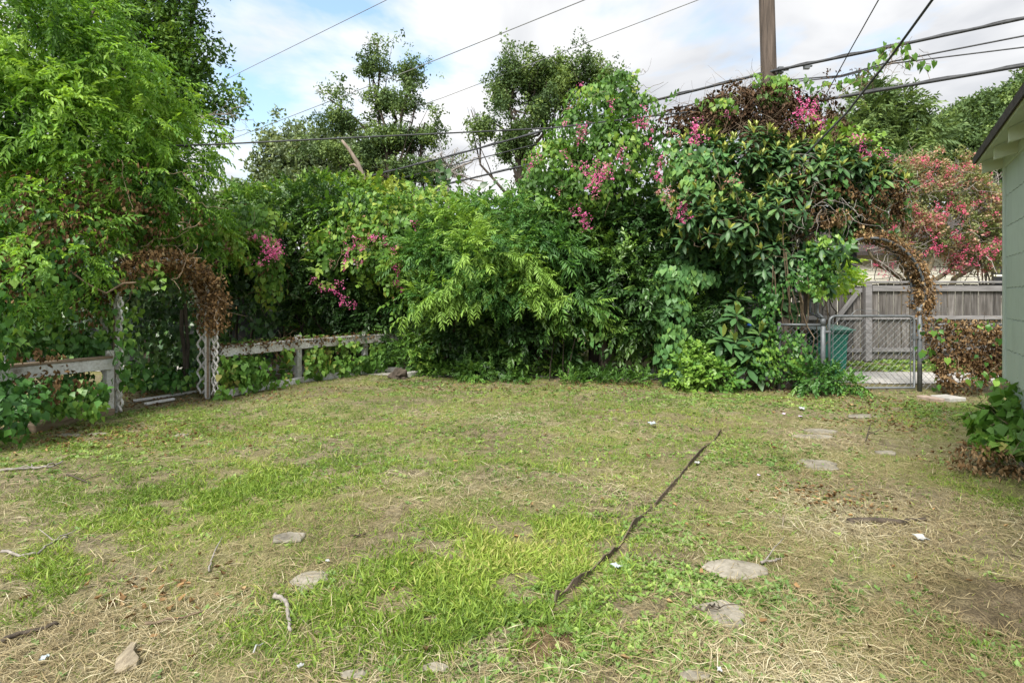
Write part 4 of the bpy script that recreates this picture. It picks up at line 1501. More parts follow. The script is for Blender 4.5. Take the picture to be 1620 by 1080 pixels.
# distant tree belt closing the view behind hedge and house
rg = rgn(28)
for k, (px, Y, w, h) in enumerate(((-260, 24, 260, 260), (60, 23, 200, 190), (330, 30, 120, 60), (720, 30, 130, 105), (960, 30, 150, 130), (1190, 28, 150, 130), (1480, 34, 180, 160), (1740, 32, 140, 220), (2000, 26, 180, 260))):
    lob = [E(px + dx * w, 470 - h * (0.35 + 0.45 * abs(math.sin(3 * dx + k))), Y, w * 0.42, h * 0.42) for dx in (-0.6, -0.2, 0.25, 0.6)] + [E(px, 470 - h * 0.3, Y, w * 0.9, h * 0.5)]
    names = ["dark distant tree beyond the left edge of the yard", "distant tree glimpsed through the left thicket", "low distant tree under the left sky gap", "low distant tree behind the middle of the hedge", "distant tree hidden behind the vine column", "distant tree behind the utility pole",
             "distant tree behind the crape myrtle and house", "distant tree behind the shed roof", "distant tree beyond the right edge"]
    bg_tree("distant_tree", np.array([*at(px, 470, Y)[:2], 0]), lob, 'oak', 220, 1.4, names[k], 30 + k, gap=None, inner=0.5, twigs=1, group="distant trees beyond the yard")

# sunlit bushes on the far side of the alley, seen through the gaps of the hedge
for k, (px, Y, w, h, lab) in enumerate(((560, 15.5, 110, 90, "bush seen through the hedge behind the white rail fence"), (760, 15, 120, 100, "bush seen through the hedge near its middle"), (960, 15, 120, 110, "bright bush seen through the hedge by the double trunk"), (1130, 14.6, 110, 120, "bright bush seen left of the board gate"))):
    lob = [E(px - w * 0.4, 500, Y, w * 0.5, h * 0.5), E(px + w * 0.4, 495, Y, w * 0.5, h * 0.55), E(px, 470, Y, w * 0.6, h * 0.6), E(px, 530, Y, w, h * 0.45)]
    bg_tree("alley_bush", np.array([*at(px, 470, Y)[:2], 0]), lob, 'back', 480, 0.5, lab, 45 + k, kind='sprig_broad', gap=-0.5, inner=0.6, twigs=1, r0=0.05, cat="bush", group="bushes beyond the alley", lump_=0.2)
lob = [E(1318, 428, 12.0, 14, 24), E(1334, 440, 12.0, 12, 12)]
bg_tree("light_bush", np.array([*at(1320, 470, 12.0)[:2], 0]), lob, 'back', 130, 0.3, "light green bush left of the cream house above the board gate", 50, kind='sprig_ov', gap=None, twigs=2, r0=0.03, cat="bush", tint=(0.7, 0.3))

# crape myrtle
Ym = 15.6
lob = [E(1420, 300, Ym, 44, 34), E(1470, 275, Ym, 46, 34), E(1520, 290, Ym, 46, 36), E(1560, 330, Ym, 40, 40), E(1440, 350, Ym, 50, 34), E(1500, 350, Ym, 56, 40), E(1400, 372, Ym, 36, 22), E(1470, 385, Ym, 40, 22), E(1540, 395, Ym, 44, 34), E(1600, 370, Ym, 50, 60)]
bm0 = np.array([*at(1440, 470, Ym)[:2], 0])
rg = rgn(52)
cm = empty("crape_myrtle", bm0, "pink blooming crape myrtle with twisted trunks behind the grey fence", "tree")
b = MB()
for k, pts in enumerate(([(1432, 470), (1428, 442), (1408, 428), (1390, 420), (1378, 405), (1372, 392)], [(1436, 470), (1438, 440), (1425, 420), (1412, 395), (1405, 370)], [(1442, 470), (1444, 440), (1446, 410), (1444, 370), (1450, 330)], [(1446, 470), (1470, 448), (1500, 430), (1520, 400), (1530, 360)], [(1470, 470), (1510, 440), (1545, 420), (1560, 395), (1572, 360)], [(1446, 470), (1465, 436), (1480, 400), (1485, 350), (1490, 300)])):
    Q = np.array([at(px, py, Ym + 0.25 * math.sin(k * 2 + i)) for i, (px, py) in enumerate(pts)])
    Q[0][2] = 0
    Qs = np.concatenate([Q[i] + (Q[i + 1] - Q[i]) * np.linspace(0, 1, 4)[:-1, None] for i in range(len(Q) - 1)] + [Q[-1:]])
    tb = MB()
    tb.tube(Qs, np.linspace(0.085, 0.03, len(Qs)), 7)
    tb.build("trunk", M['myrtlebark'], cm, bm0, smooth=True)
    twig_mesh(rg, list(Qs[5:]), 16, 1.0, 0.016, spread=1.0, curl=0.3).build("limb", M['greytwig'], cm, bm0)
f = Foliage()
p, nn = lay(f, 'tuft', lob, 2300, 0.26, rg, gap=-0.2, gapf=1.4, inner=0.3, tint=(0.5, 0.4), seed=52, lump=0.2)
f.build("crown", M['myrtle'], cm, bm0)
twig_mesh(rg, list(p[:400]), 420, 0.7, 0.009, spread=1.0).build("twig", M['greytwig'], cm, bm0)
spots = [(1375 + 210 * rg.random(), 250 + 185 * rg.random(), 0.5 + 0.6 * rg.random()) for _ in range(125)]
spots = [s for s in spots if not (s[0] > 1540 and s[1] < 270) and not (s[0] < 1400 and s[1] < 290)]
flowers(cm, bm0, spots, lob, Ym, 'myrtleflower', 0.24, 'head', seed=6, droop=-0.3)
# bare grey twigs at its right
o = empty("bare_bush", np.array([*at(1565, 470, 16.5)[:2], 0]), "bare grey twiggy tree behind the crape myrtle beside the shed", "bush")
roots = [at(1540 + 40 * rg.random(), 290 + 90 * rg.random(), 16.5) for _ in range(30)]
b = twig_mesh(rg, roots, 230, 0.9, 0.010, spread=1.0)
for r_ in roots[:10]:
    b.tube(wander(np.array([*at(1568, 470, 16.5)[:2], 0]), r_, 7, 0.1, int(rg.integers(1e6))), np.linspace(0.04, 0.015, 7), 4)
b.build("twig", M['greytwig'], o, tuple(o.location))

# ================================================================== LEFT SIDE: TREES AND VINES
# dark pecan at the back
Yp = 12.5
lob = [E(285, 30, Yp, 42, 50), E(300, 95, Yp, 46, 40), E(325, 150, Yp, 40, 30), E(270, 140, Yp, 50, 40), E(230, 60, Yp, 60, 46), E(250, -60, Yp, 80, 60), E(160, 20, Yp, 80, 60), E(90, -60, Yp, 110, 70), E(320, -80, Yp, 70, 50), E(190, 120, Yp, 70, 50), E(310, 190, Yp, 40, 26)]
bp_ = np.array([*at(240, 470, Yp)[:2], 0])
bg_tree("pecan_tree", bp_, lob, 'pecan', 3000, 0.34, "tall dark pecan rising behind the bright tree at upper left", 60, gap=-0.2, gapf=1.1, r0=0.17, top=at(262, 130, Yp), tint=(0.4, 0.3), twigs=4, up=0.0, jit=0.8, inner=0.35, lump_=0.4)
# bare twigs poking into the sky
rg = rgn(61)
o = empty("dead_branch", at(330, 180, 11.8), "spray of bare twigs reaching into the sky right of the pecan", "branch")
rt = []
b = MB()
for (px, py) in ((395, 165), (388, 205), (400, 190), (372, 150), (365, 222), (380, 180)):
    Q = wander(at(318, 185, 11.8), at(px, py, 11.8 + rg.normal() * 0.2), 7, 0.06, int(rg.integers(1e6)))
    b.tube(Q, np.linspace(0.012, 0.005, 7), 4)
    rt += list(Q[3:])
b.build("limb", M['greytwig'], o, tuple(o.location))
twig_mesh(rg, rt, 26, 0.35, 0.004).build("twig", M['greytwig'], o, tuple(o.location), kind="stuff")

# bright hackberry with drooping branches
rg = rgn(62)
lobH = [E(40, 60, 7.4, 110, 80), E(120, 110, 7.8, 100, 70), E(210, 150, 8.6, 80, 56), E(60, 190, 7.2, 110, 70), E(170, 210, 8.0, 100, 60), E(270, 210, 8.8, 60, 46), E(300, 250, 9.0, 36, 34), E(-60, 140, 7.0, 120, 120), E(230, 270, 8.4, 80, 46), E(90, 270, 7.4, 110, 60), E(-40, 20, 7.4, 120, 90), E(150, 40, 8.4, 60, 50)]
bh = np.array([-7.4, 8.2, 0])
hk = empty("hackberry_tree", bh, "bright green tree with drooping leafy branches filling the upper left corner", "tree")
limbs(hk, bh, bh, lobH, M['bark'], 0.14, rg, at(-60, 300, 8.0), twigs=4, bend=0.08)
f = Foliage()
lay(f, 'hackberry', lobH, 4500, 0.265, rg, out=0.55, up=-0.25, jit=0.45, inner=0.45, gap=-0.75, tint=(0.55, 0.32), lump=0.22, seed=62)
# long drooping compound leaves at the outside
p, nn = lay(f, 'pinnate', lobH, 500, 0.25, rg, out=0.7, up=-0.2, jit=0.35, inner=0.9, tint=(0.8, 0.15), lump=0.25, seed=62)
# branch tip hanging against the sky
for a_, b2_ in (((318, 255, 8.8), (372, 290, 8.8)), ((320, 235, 8.8), (352, 268, 8.7)), ((300, 290, 8.6), (338, 318, 8.6))):
    Q = np.linspace(at(*a_), at(*b2_), 9)
    f.add('hackberry', Q, (at(*b2_) - at(*a_)) + np.array([0, 0, -0.15]) + rg.normal(size=(9, 3)) * 0.15, UP, 0.22, 0.5, rg=rg)
f.build("crown", M['bright'], hk, bh)

# thicket of living and dead vine under it
rg = rgn(63)
lobV = [E(60, 350, 7.0, 110, 60), E(170, 335, 7.8, 90, 50), E(270, 340, 8.6, 70, 50), E(50, 430, 6.6, 100, 60), E(110, 420, 6.9, 60, 50), E(300, 385, 9.0, 60, 32), E(-50, 390, 6.6, 90, 110), E(240, 385, 9.2, 60, 30), E(215, 300, 8.2, 80, 40)]
bv = np.array([-6.4, 7.6, 0])
tk = empty("vine_thicket", bv, "tangled vine hung with brown dead leaves left of the arbor", "vine")
f = Foliage()
hang(f, 'ivy', lobV, 3600, 0.085, rg, tint=(0.5, 0.3), single=120, mask=KEEP_ARBOR, inner=0.5, lump=0.2, seed=63)
f.build("foliage", M['ivy'], tk, bv)
f = Foliage()
lay(f, 'hackberry', lobV, 1500, 0.25, rg, out=0.5, up=-0.4, inner=0.75, tint=(0.5, 0.3), seed=64, gap=-0.4, lump=0.28, mask=((170, 360, 370, 655, 8.8), KEEP_ARBOR[1]))
f.build("sprays", M['bright'], tk, bv)
fd = Foliage()
dl = [E(95, 390, 6.75, 70, 44), E(230, 350, 7.7, 70, 36), E(60, 330, 6.7, 70, 50), E(20, 420, 6.3, 40, 70), E(150, 300, 7.2, 90, 40)]
hang(fd, 'dead', dl, 1500, 0.06, rg, tint=(0.4, 0.3), inner=0.55, lump=0.35, freq=1.6, jit=0.35, gap=-0.1, gapf=2.0, seed=65, mask=KEEP_ARBOR)
fd.build("dead_leaves", M['dead'], tk, bv, kind="stuff")
stems = MB()
for _ in range(22):
    a_ = at(20 + 300 * rg.random(), 260 + 180 * rg.random(), 6.8 + rg.random() * 1.3)
    stems.tube(wander(a_, a_ + rg.normal(size=3) * (0.35, 0.2, 0.3), 7, 0.05, int(rg.integers(1e6))), 0.0035, 3)
a_ = [at(110, 428, 6.7), at(140, 450, 6.7), at(168, 464, 6.8), at(195, 448, 6.9), at(215, 447, 7.0)]
stems.tube(a_, 0.012, 5)
stems.build("stem", M['twig'], tk, bv, kind="stuff")

# ivy burying the left rail fence
rg = rgn(66)
lobI = [E(40, 490, 6.8, 80, 74, 0.5), E(110, 490, 7.2, 60, 70, 0.45), E(20, 640, 5.75, 50, 40, 0.3), E(105, 628, 6.4, 66, 32, 0.3), E(150, 520, 7.2, 36, 60, 0.35), E(0, 660, 5.6, 46, 36, 0.3), E(-70, 560, 5.6, 70, 130, 0.6), E(155, 625, 6.8, 22, 28, 0.2), E(80, 560, 7.1, 90, 50, 0.4), E(60, 610, 6.9, 90, 50, 0.3)]
bi = np.array([-5.7, 6.2, 0])
iv = empty("ivy", bi, "dark green ivy smothering the peeling left rail fence", "ivy")
f = Foliage()
hang(f, 'ivy', lobI, 5200, 0.082, rg, tint=(0.45, 0.3), single=300, inner=0.55, lump=0.2, seed=66, gap=-0.9, mask=((200, 352, 398, 655, 8.7), (40, 165, 562, 592, 7.0), (172, 198, 605, 660, 8.0), (45, 150, 662, 692, 8.0)))
f.build("foliage", M['ivy'], iv, bi)
fd = Foliage()
hang(fd, 'dead', [E(90, 605, 6.2, 60, 30, 0.3), E(130, 470, 6.9, 30, 50, 0.3), E(60, 560, 6.1, 50, 10, 0.1)], 300, 0.06, rg, tint=(0.4, 0.3), seed=67)
fd.build("dead_leaves", M['dead'], iv, bi, kind="stuff")

# ivy on and behind the arbor
rg = rgn(68)
lobA = [E(205, 470, 7.35, 22, 40, 0.2), E(195, 520, 7.2, 26, 40, 0.2), E(200, 575, 7.15, 22, 44, 0.2), E(180, 440, 7.3, 30, 22, 0.2), E(215, 600, 7.1, 22, 24, 0.2)]
ia = empty("ivy", AL, "leafy ivy climbing the left leg of the arbor", "ivy")
f = Foliage()
hang(f, 'ivy', lobA, 170, 0.085, rg, tint=(0.6, 0.3), single=150, inner=0.4, seed=68, gap=-0.2)
f.build("foliage", M['ivy'], ia, AL)
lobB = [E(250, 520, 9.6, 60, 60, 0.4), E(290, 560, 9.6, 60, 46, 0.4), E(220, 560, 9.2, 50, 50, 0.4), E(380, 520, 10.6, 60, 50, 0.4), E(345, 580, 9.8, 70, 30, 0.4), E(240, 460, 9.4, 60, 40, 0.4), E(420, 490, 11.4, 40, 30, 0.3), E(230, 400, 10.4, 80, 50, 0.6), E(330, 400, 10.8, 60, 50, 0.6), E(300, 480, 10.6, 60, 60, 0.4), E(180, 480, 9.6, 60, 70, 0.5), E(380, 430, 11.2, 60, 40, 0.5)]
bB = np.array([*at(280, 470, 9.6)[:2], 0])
ib = empty("ivy", bB, "ivy wall with shade put into its leaf colour seen through the arbor opening", "ivy")
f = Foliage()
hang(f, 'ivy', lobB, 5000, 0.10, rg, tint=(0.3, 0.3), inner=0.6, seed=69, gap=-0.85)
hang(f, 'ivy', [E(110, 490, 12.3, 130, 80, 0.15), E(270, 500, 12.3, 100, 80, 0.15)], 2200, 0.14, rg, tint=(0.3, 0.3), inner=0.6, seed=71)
f.build("foliage", M['privet'], ib, bB)  # darker privet leaf colour on this ivy stands in for shade
b = MB()
b.tube(wander(np.array([*at(292, 470, 9.2)[:2], 0]), at(288, 490, 9.2), 5, 0.02, 9), 0.03, 6)
b.tube(wander(np.array([*at(297, 470, 9.2)[:2], 0]), at(293, 480, 9.2), 5, 0.02, 10), 0.025, 6)
b.build("stem", M['bark'], ib, bB)

# canopy closing over the garage wall, and ivy on the ground inside the arbor
shrub_later = [E(330, 385, 11.2, 50, 34, 0.6), E(380, 395, 11.6, 50, 40, 0.6), E(420, 420, 12.0, 40, 40, 0.5), E(290, 370, 10.8, 60, 36, 0.6), E(350, 430, 11.9, 60, 26, 0.35)]
bS = np.array([*at(385, 470, 12.1)[:2], 0])
cv = empty("canopy_shrub", bS, "dark leafy canopy arching over the grey wall right of the arbor", "shrub")
f = Foliage()
lay(f, 'sprig_ov', shrub_later, 1500, 0.34, rg, out=0.6, up=-0.1, inner=0.4, tint=(0.35, 0.25), seed=72)
hang(f, 'ivy', [E(330, 590, 8.9, 60, 10, 0.4), E(250, 605, 8.6, 60, 8, 0.4), E(220, 590, 8.9, 60, 16, 0.4), E(380, 560, 10.4, 60, 26, 0.3)], 900, 0.10, rg, tint=(0.4, 0.3), seed=73, inner=0.4)
f.build("foliage", M['ivy'], cv, bS)
for px, pt in ((362, 400), (372, 395), (395, 410)):
    MB().tube(wander(np.array([*at(px, 470, 12.0)[:2], 0]), at(px + 8, pt, 11.7), 8, 0.03, px), np.linspace(0.035, 0.02, 8), 6).build("stem", M['bark'], cv, bS, smooth=True)

# dead vine draped over the arbor
rg = rgn(70)
dv = empty("dead_vine", AR, "thick mat of brown dead vine over the top and right leg of the white arbor", "dead vine")
pts = []
for t in np.concatenate([math.pi * (0.08 + 0.92 * rg.random(3200)), math.pi * (0.75 + 0.25 * rg.random(900))]):
    c = mid + AW * (0.06 + rg.normal() * 0.13) + AU * (-(hw + 0.06) * math.cos(t)) + UP * (1.46 + 0.65 * math.sin(t))
    pts.append(c + rg.normal(size=3) * 0.05 + UP * (0.03 - abs(rg.normal()) * (0.07 + 0.05 * math.sin(t))))
for _ in range(1400):
    z = 0.95 + 0.62 * rg.random() ** 0.7
    pts.append(AR + AW * (-0.02 + rg.normal() * 0.13) + AU * (0.03 + rg.normal() * 0.06) + UP * z)
pts = np.array(pts)
fd = Foliage()
fd.add('dead', pts, -UP + rg.normal(size=pts.shape) * 0.55, rg.normal(size=pts.shape), 0.032 + 0.04 * rg.random(len(pts)), 0.45 + 0.3 * rg.normal(size=len(pts)) * 0.8, rg=rg)
fd.build("dead_leaves", M['deadtan'], dv, AR, kind="stuff")
twig_mesh(rg, list(pts), 170, 0.35, 0.004, down=0.4).build("twig", M['twig'], dv, AR, kind="stuff")
f = Foliage()
pp = np.array([at(215 + 45 * rg.random(), 405 + 50 * rg.random(), 7.5) for _ in range(46)])
f.add('ivy', pp, -UP * 0.5 + rg.normal(size=pp.shape) * 0.5, np.array([0.2, -0.7, 0.7]) + rg.normal(size=pp.shape) * 0.3, 0.09, 0.8, rg=rg)
f.build("green_leaves", M['ivy'], dv, AR)

# coral vine with flowers between arbor and hedge
CO_FL = dict(kind='raceme')


def coral_vine(name, base, lobes, n, label, seed, spots, Y0, pale=(), single=0, size=0.10, tint=(0.5, 0.3), inner=0.5, gap=-0.8, sprigs=0, fsize=0.2, dead=0, mat='coral', stems=40, stem_len=0.5):
    rg = rgn(seed)
    base = np.asarray(base, float)
    o = empty(name, base, label, "flowering vine" if len(spots) else "vine")
    f = Foliage()
    p, nn = hang(f, 'heart', lobes, n, size, rg, tint=tint, single=single, inner=inner, lump=0.15, gap=gap, seed=seed)
    if sprigs:
        lay(f, 'sprig_broad', lobes, sprigs, 0.28, rg, out=0.6, up=0.0, inner=0.8, tint=(tint[0] + 0.15, 0.3), seed=seed, lump=0.28)
    f.build("foliage", M[mat], o, base)
    if len(spots):
        flowers(o, base, spots, lobes, Y0, 'pink', fsize, seed=seed)
    if len(pale):
        flowers(o, base, pale, lobes, Y0, 'palepink', fsize, seed=seed + 1, tintc=0.5)
    if dead:
        fd = Foliage()
        hang(fd, 'dead', lobes, dead, 0.07, rg, tint=(0.5, 0.3), inner=0.85, lump=0.3, gap=0.0, gapf=1.5, seed=seed + 2)
        fd.build("dead_leaves", M['dead'], o, base, kind="stuff")
    if stems:
        twig_mesh(rg, list(p), stems, stem_len, 0.004, down=0.5, spread=0.7).build("stem", M['twig'], o, base, kind="stuff")
    return o


def jit_spots(lst, seed, rep=4, sd=7, k=1.0):
    rg = rgn(seed)
    out = []
    for s in lst:
        q = s[2] if len(s) > 2 else 1.0
        for _ in range(max(1, int(rep * q))):
            out.append((s[0] + rg.normal() * sd * q, s[1] + rg.normal() * sd * 1.3 * q, k * (0.7 + 0.5 * rg.random())))
    return out


lobC1 = [E(370, 380, 9.6, 44, 34, 0.4), E(410, 400, 9.8, 36, 40, 0.4), E(340, 365, 9.3, 40, 26, 0.4), E(430, 430, 10.2, 26, 50, 0.3), E(395, 350, 10.2, 50, 26, 0.4)]
coral_vine("coral_vine", np.array([*at(400, 470, 9.8)[:2], 0]), lobC1, 1700, "flowering vine spilling over right of the arbor top", 80, jit_spots([(427, 395, 1.5), (424, 405), (415, 370, 0.5), (436, 392)], 1, 5), 9.5, pale=jit_spots([(352, 392), (395, 372, 0.5), (345, 415, 0.6)], 2, 3), single=120, dead=160, tint=(0.6, 0.3))

# dark shrubs of the hedge
def shrub(name, lobes, n, size, label, seed, mat='privet', kind='sprig_small', base_px=None, stems=8, tint=(0.42, 0.28), inner=0.45, gap=-0.6, up=0.25, out=0.6, cat="shrub", stem_r=0.03, stem_mat='bark', group=None, lump_=0.22, gapf=1.1):
    rg = rgn(seed)
    c = np.mean([e[:3] for e in lobes], axis=0)
    base = np.array([c[0], c[1] + 0.1, 0.0])
    o = empty(name, base, label, cat, group)
    f = Foliage()
    lay(f, kind, lobes, n, size, rg, out=out, up=up, inner=inner, gap=gap, gapf=gapf, tint=tint, seed=seed, lump=lump_)
    f.build("foliage", M[mat], o, base)
    for k in range(stems):
        e = lobes[k % len(lobes)]
        a_ = base + np.array([rg.normal() * 0.35, rg.normal() * 0.12, -0.05])
        MB().tube(wander(a_, e[:3] + rg.normal(size=3) * e[3:] * 0.3, 8, 0.06, int(rg.integers(1e6))), np.linspace(stem_r, stem_r * 0.35, 8), 6).build("stem", M[stem_mat], o, base, smooth=True)
    return o


lobS1 = [E(430, 350, 11.4, 50, 34), E(480, 340, 11.6, 60, 40), E(540, 340, 11.6, 50, 40), E(470, 400, 11.4, 50, 46), E(510, 450, 11.6, 60, 50), E(445, 460, 11.8, 40, 40), E(560, 420, 11.6, 50, 70), E(600, 500, 12.0, 70, 60), E(520, 520, 12.2, 60, 40)]
shrub("privet_shrub", lobS1, 3600, 0.34, "dark dense privet behind the white rail fence", 81)
lobS1b = [E(430, 330, 12.6, 60, 24), E(510, 318, 12.6, 60, 26), E(580, 325, 12.6, 60, 30)]
shrub("light_shrub", lobS1b, 1500, 0.34, "lighter green shrub top rising along the hedge at centre left", 82, mat='coral', kind='sprig_ov', tint=(0.62, 0.35), stems=3)

lobC2 = [E(600, 340, 11.0, 70, 40, 0.7), E(560, 380, 10.8, 60, 36, 0.6), E(640, 370, 10.7, 70, 46, 0.7), E(600, 410, 10.6, 56, 34, 0.5), E(680, 330, 11.0, 60, 30, 0.7), E(520, 410, 10.9, 40, 36, 0.5), E(740, 340, 11.2, 60, 34, 0.7), E(640, 430, 10.6, 34, 40, 0.4)]
chain = [(497, 440, 0.4), (510, 452, 0.4), (522, 460, 0.4), (533, 466, 0.4), (543, 474, 0.5), (556, 484, 0.6), (538, 455, 0.4)]
coral_vine("coral_vine", np.array([*at(600, 470, 10.9)[:2], 0]), lobC2, 4000, "vine with hanging pink flower strings over the middle of the hedge", 83, jit_spots([(628, 440, 1.4), (626, 420, 0.8), (548, 408, 0.7), (570, 412, 0.7), (608, 382, 0.6), (590, 375, 0.5), (625, 395, 0.7), (548, 395, 0.5), (700, 402, 0.4), (655, 360, 0.3), (575, 390, 0.5), (560, 380, 0.4)] + chain, 3, 4, 5), 10.4, pale=jit_spots([(680, 400, 0.4), (520, 420, 0.4), (555, 360, 0.3)], 4, 3), single=200, sprigs=350, dead=120, tint=(0.42, 0.36), size=0.086)

# feathery young tree in front
rg = rgn(84)
lobP = [E(790, 345, 10.4, 60, 34), E(720, 370, 10.2, 56, 40), E(680, 410, 10.0, 46, 34), E(760, 405, 9.9, 70, 40), E(820, 400, 10.0, 46, 36), E(720, 450, 9.9, 56, 30), E(790, 450, 9.9, 56, 34), E(850, 430, 10.1, 26, 26), E(670, 470, 9.8, 26, 20)]
bp2 = np.array([*gp(700, 592)[:2], 0])
ps = empty("feathery_sapling", bp2, "feathery light green sapling with drooping fronds at the middle of the hedge", "tree")
limbs(ps, bp2, bp2, lobP, M['bark'], 0.05, rg, at(730, 470, 10.5), twigs=3, bend=0.05)
f = Foliage()
lay(f, 'pinnate', lobP, 950, 0.27, rg, out=0.75, up=0.08, jit=0.7, inner=0.4, gap=-0.1, gapf=1.3, tint=(0.5, 0.5), lump=0.32, seed=84)
lay(f, 'hackberry', lobP, 1500, 0.23, rg, out=0.75, up=0.1, jit=0.6, inner=0.5, gap=-0.4, tint=(0.5, 0.3), lump=0.3, seed=85)
for a_ in ((640, 497), (690, 465), (665, 480), (715, 440), (850, 420), (870, 440), (860, 470), (700, 490), (745, 480), (730, 430)):
    p0 = at(a_[0], a_[1], 9.5)
    for k in range(5):
        q = p0 + np.array([0.16 * k * (0.9 if a_[0] < 780 else -0.5), 0.06 * k, 0.10 * k])
        f.add('pinnate', [q, q], np.array([[-0.8 if a_[0] < 780 else 0.8, -0.3, -0.5], [-0.1, -0.6, -0.5]]) + rg.normal(size=(2, 3)) * 0.2, UP, 0.30, 0.85, rg=rg)
f.build("crown", M['pist'], ps, bp2)

# hedge of darker shrubs beneath
lobS2 = [E(740, 510, 11.0, 50, 46), E(800, 500, 10.8, 60, 50), E(870, 470, 10.6, 60, 56), E(860, 540, 10.8, 50, 40), E(930, 450, 10.6, 50, 50), E(700, 540, 11.2, 40, 40), E(780, 565, 10.9, 60, 24), E(900, 400, 10.8, 60, 40), E(820, 420, 11.0, 60, 40)]
shrub("privet_shrub", lobS2, 3600, 0.36, "dark privet under the feathery sapling", 85, kind='sprig_ov', stems=12, tint=(0.42, 0.3), stem_r=0.025, gap=-0.5)
lobS3 = [E(980, 430, 10.4, 46, 50), E(1020, 480, 10.2, 44, 50), E(990, 520, 10.4, 40, 26), E(1040, 430, 10.4, 46, 46), E(1060, 520, 10.4, 40, 50), E(930, 360, 10.8, 70, 40), E(1010, 370, 10.6, 60, 40)]
shrub("privet_shrub", lobS3, 2600, 0.34, "dark leafy shrub between the vine column and the hanging heart leaves", 86, kind='sprig_ov', stems=6, gap=-0.55)
lobS4 = [E(660, 560, 10.9, 30, 30), E(690, 590, 10.8, 30, 14), E(760, 590, 10.4, 60, 14), E(850, 598, 10.2, 60, 12), E(950, 605, 9.9, 70, 12), E(1010, 608, 9.8, 50, 12), E(900, 585, 10.6, 30, 20)]
shrub("low_shrub", lobS4, 1000, 0.2, "low green growth along the foot of the hedge", 87, mat='coral', kind='sprig_ov', stems=0, tint=(0.22, 0.35), gap=-0.1, gapf=1.6, lump_=0.4)
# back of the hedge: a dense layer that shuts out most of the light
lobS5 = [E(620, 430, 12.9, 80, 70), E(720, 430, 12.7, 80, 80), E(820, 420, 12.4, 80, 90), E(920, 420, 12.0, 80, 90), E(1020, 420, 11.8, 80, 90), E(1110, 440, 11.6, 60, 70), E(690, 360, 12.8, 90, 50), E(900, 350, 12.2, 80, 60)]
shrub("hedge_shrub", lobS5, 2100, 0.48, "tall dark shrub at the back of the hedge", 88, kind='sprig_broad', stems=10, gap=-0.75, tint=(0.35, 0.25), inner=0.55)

# double trunk standing in the hedge
bt = gp(958, 596)
o = empty("hedge_tree", bt, "double grey brown trunk standing at the foot of the hedge", "tree")
MB().tube(wander(bt, at(940, 440, 10.6), 8, 0.03, 31), np.linspace(0.095, 0.05, 8), 9).build("trunk", M['palebark'], o, bt, smooth=True)
MB().tube(wander(bt + (0.06, 0.03, 0.1), at(962, 430, 10.7), 8, 0.03, 32), np.linspace(0.06, 0.035, 8), 8).build("trunk", M['palebark'], o, bt, smooth=True)
f = Foliage()
lay(f, 'sprig_ov', [E(940, 430, 10.9, 60, 40), E(960, 390, 11, 60, 40)], 500, 0.34, rgn(89), tint=(0.5, 0.3), seed=89)
f.build("crown", M['privet'], o, bt)
rg = rgn(90)
for k, (px, py, ph, r_) in enumerate(((664, 588, 470, 0.035), (683, 592, 480, 0.02), (722, 590, 500, 0.03), (745, 588, 505, 0.018), (866, 592, 520, 0.025), (975, 600, 500, 0.02), (1005, 600, 500, 0.018), (1090, 600, 480, 0.022), (640, 590, 500, 0.02))):
    a_ = gp(px, py)
    labs = ["slim brown stem at the far end of the rail fence", "thin stem just right of the fence end", "dark slanting stem under the feathery sapling", "second dark stem under the feathery sapling", "thin stem left of the double trunk", "thin stem right of the double trunk", "thin stem left of the heart leaf curtain", "thin stem right of the heart leaf curtain", "thin stem behind the stump"]
    so = MB().tube(wander(a_, at(px + rg.normal() * 14, ph, a_[1] + 0.2), 7, 0.03, int(rg.integers(1e6))), np.linspace(r_, r_ * 0.6, 7), 6).build("bare_sapling", M['bark'], None, a_, smooth=True)
    tag(so, labs[k], "stem", "bare stems under the hedge")

# flowering vine column
lobK = [E(950, 175, 10.8, 60, 50, 0.8), E(1000, 200, 10.7, 50, 50, 0.7), E(920, 215, 10.8, 56, 50, 0.8), E(970, 250, 10.5, 66, 54, 0.8), E(880, 260, 10.9, 50, 44, 0.7), E(930, 300, 10.5, 70, 46, 0.8), E(855, 310, 10.9, 54, 40, 0.7), E(1000, 280, 10.7, 50, 40, 0.6), E(975, 145, 10.9, 40, 26, 0.6), E(900, 350, 10.7, 60, 36, 0.6), E(835, 350, 10.8, 40, 30, 0.6)]
bk = np.array([*at(940, 470, 11.0)[:2], 0])
KF = [(920, 218, 0.9), (922, 208, 0.6), (930, 196, 0.4), (905, 262, 0.5), (890, 198, 0.4), (893, 246, 0.3), (925, 270, 0.9), (945, 265, 0.7), (955, 275, 0.8), (950, 290, 1.4), (940, 296, 1.2), (962, 262, 0.7), (925, 330, 0.8), (928, 345, 0.7), (927, 358, 0.8), (985, 250, 0.8), (990, 265, 0.5), (980, 235, 0.4), (1022, 195, 0.8), (1025, 205, 0.7), (1010, 200, 0.5), (1005, 190, 0.4), (1028, 225, 0.4), (968, 165, 0.3), (918, 135, 0.2), (1020, 175, 0.4), (840, 262, 0.4), (850, 252, 0.4), (835, 270, 0.3), (915, 340, 0.4), (905, 335, 0.3)]
col = coral_vine("coral_vine", bk, lobK, 9800, "tall rounded column of vine with bright pink flowers left of the loquat", 91, jit_spots(KF, 5, 3.5, 5, 1.0), 10.2, pale=jit_spots([(880, 300, 0.4), (1030, 190, 0.6), (940, 310, 0.4), (905, 170, 0.3)], 6, 3), single=300, size=0.082, tint=(0.28, 0.32), inner=0.5, sprigs=150, stems=120, stem_len=0.6)
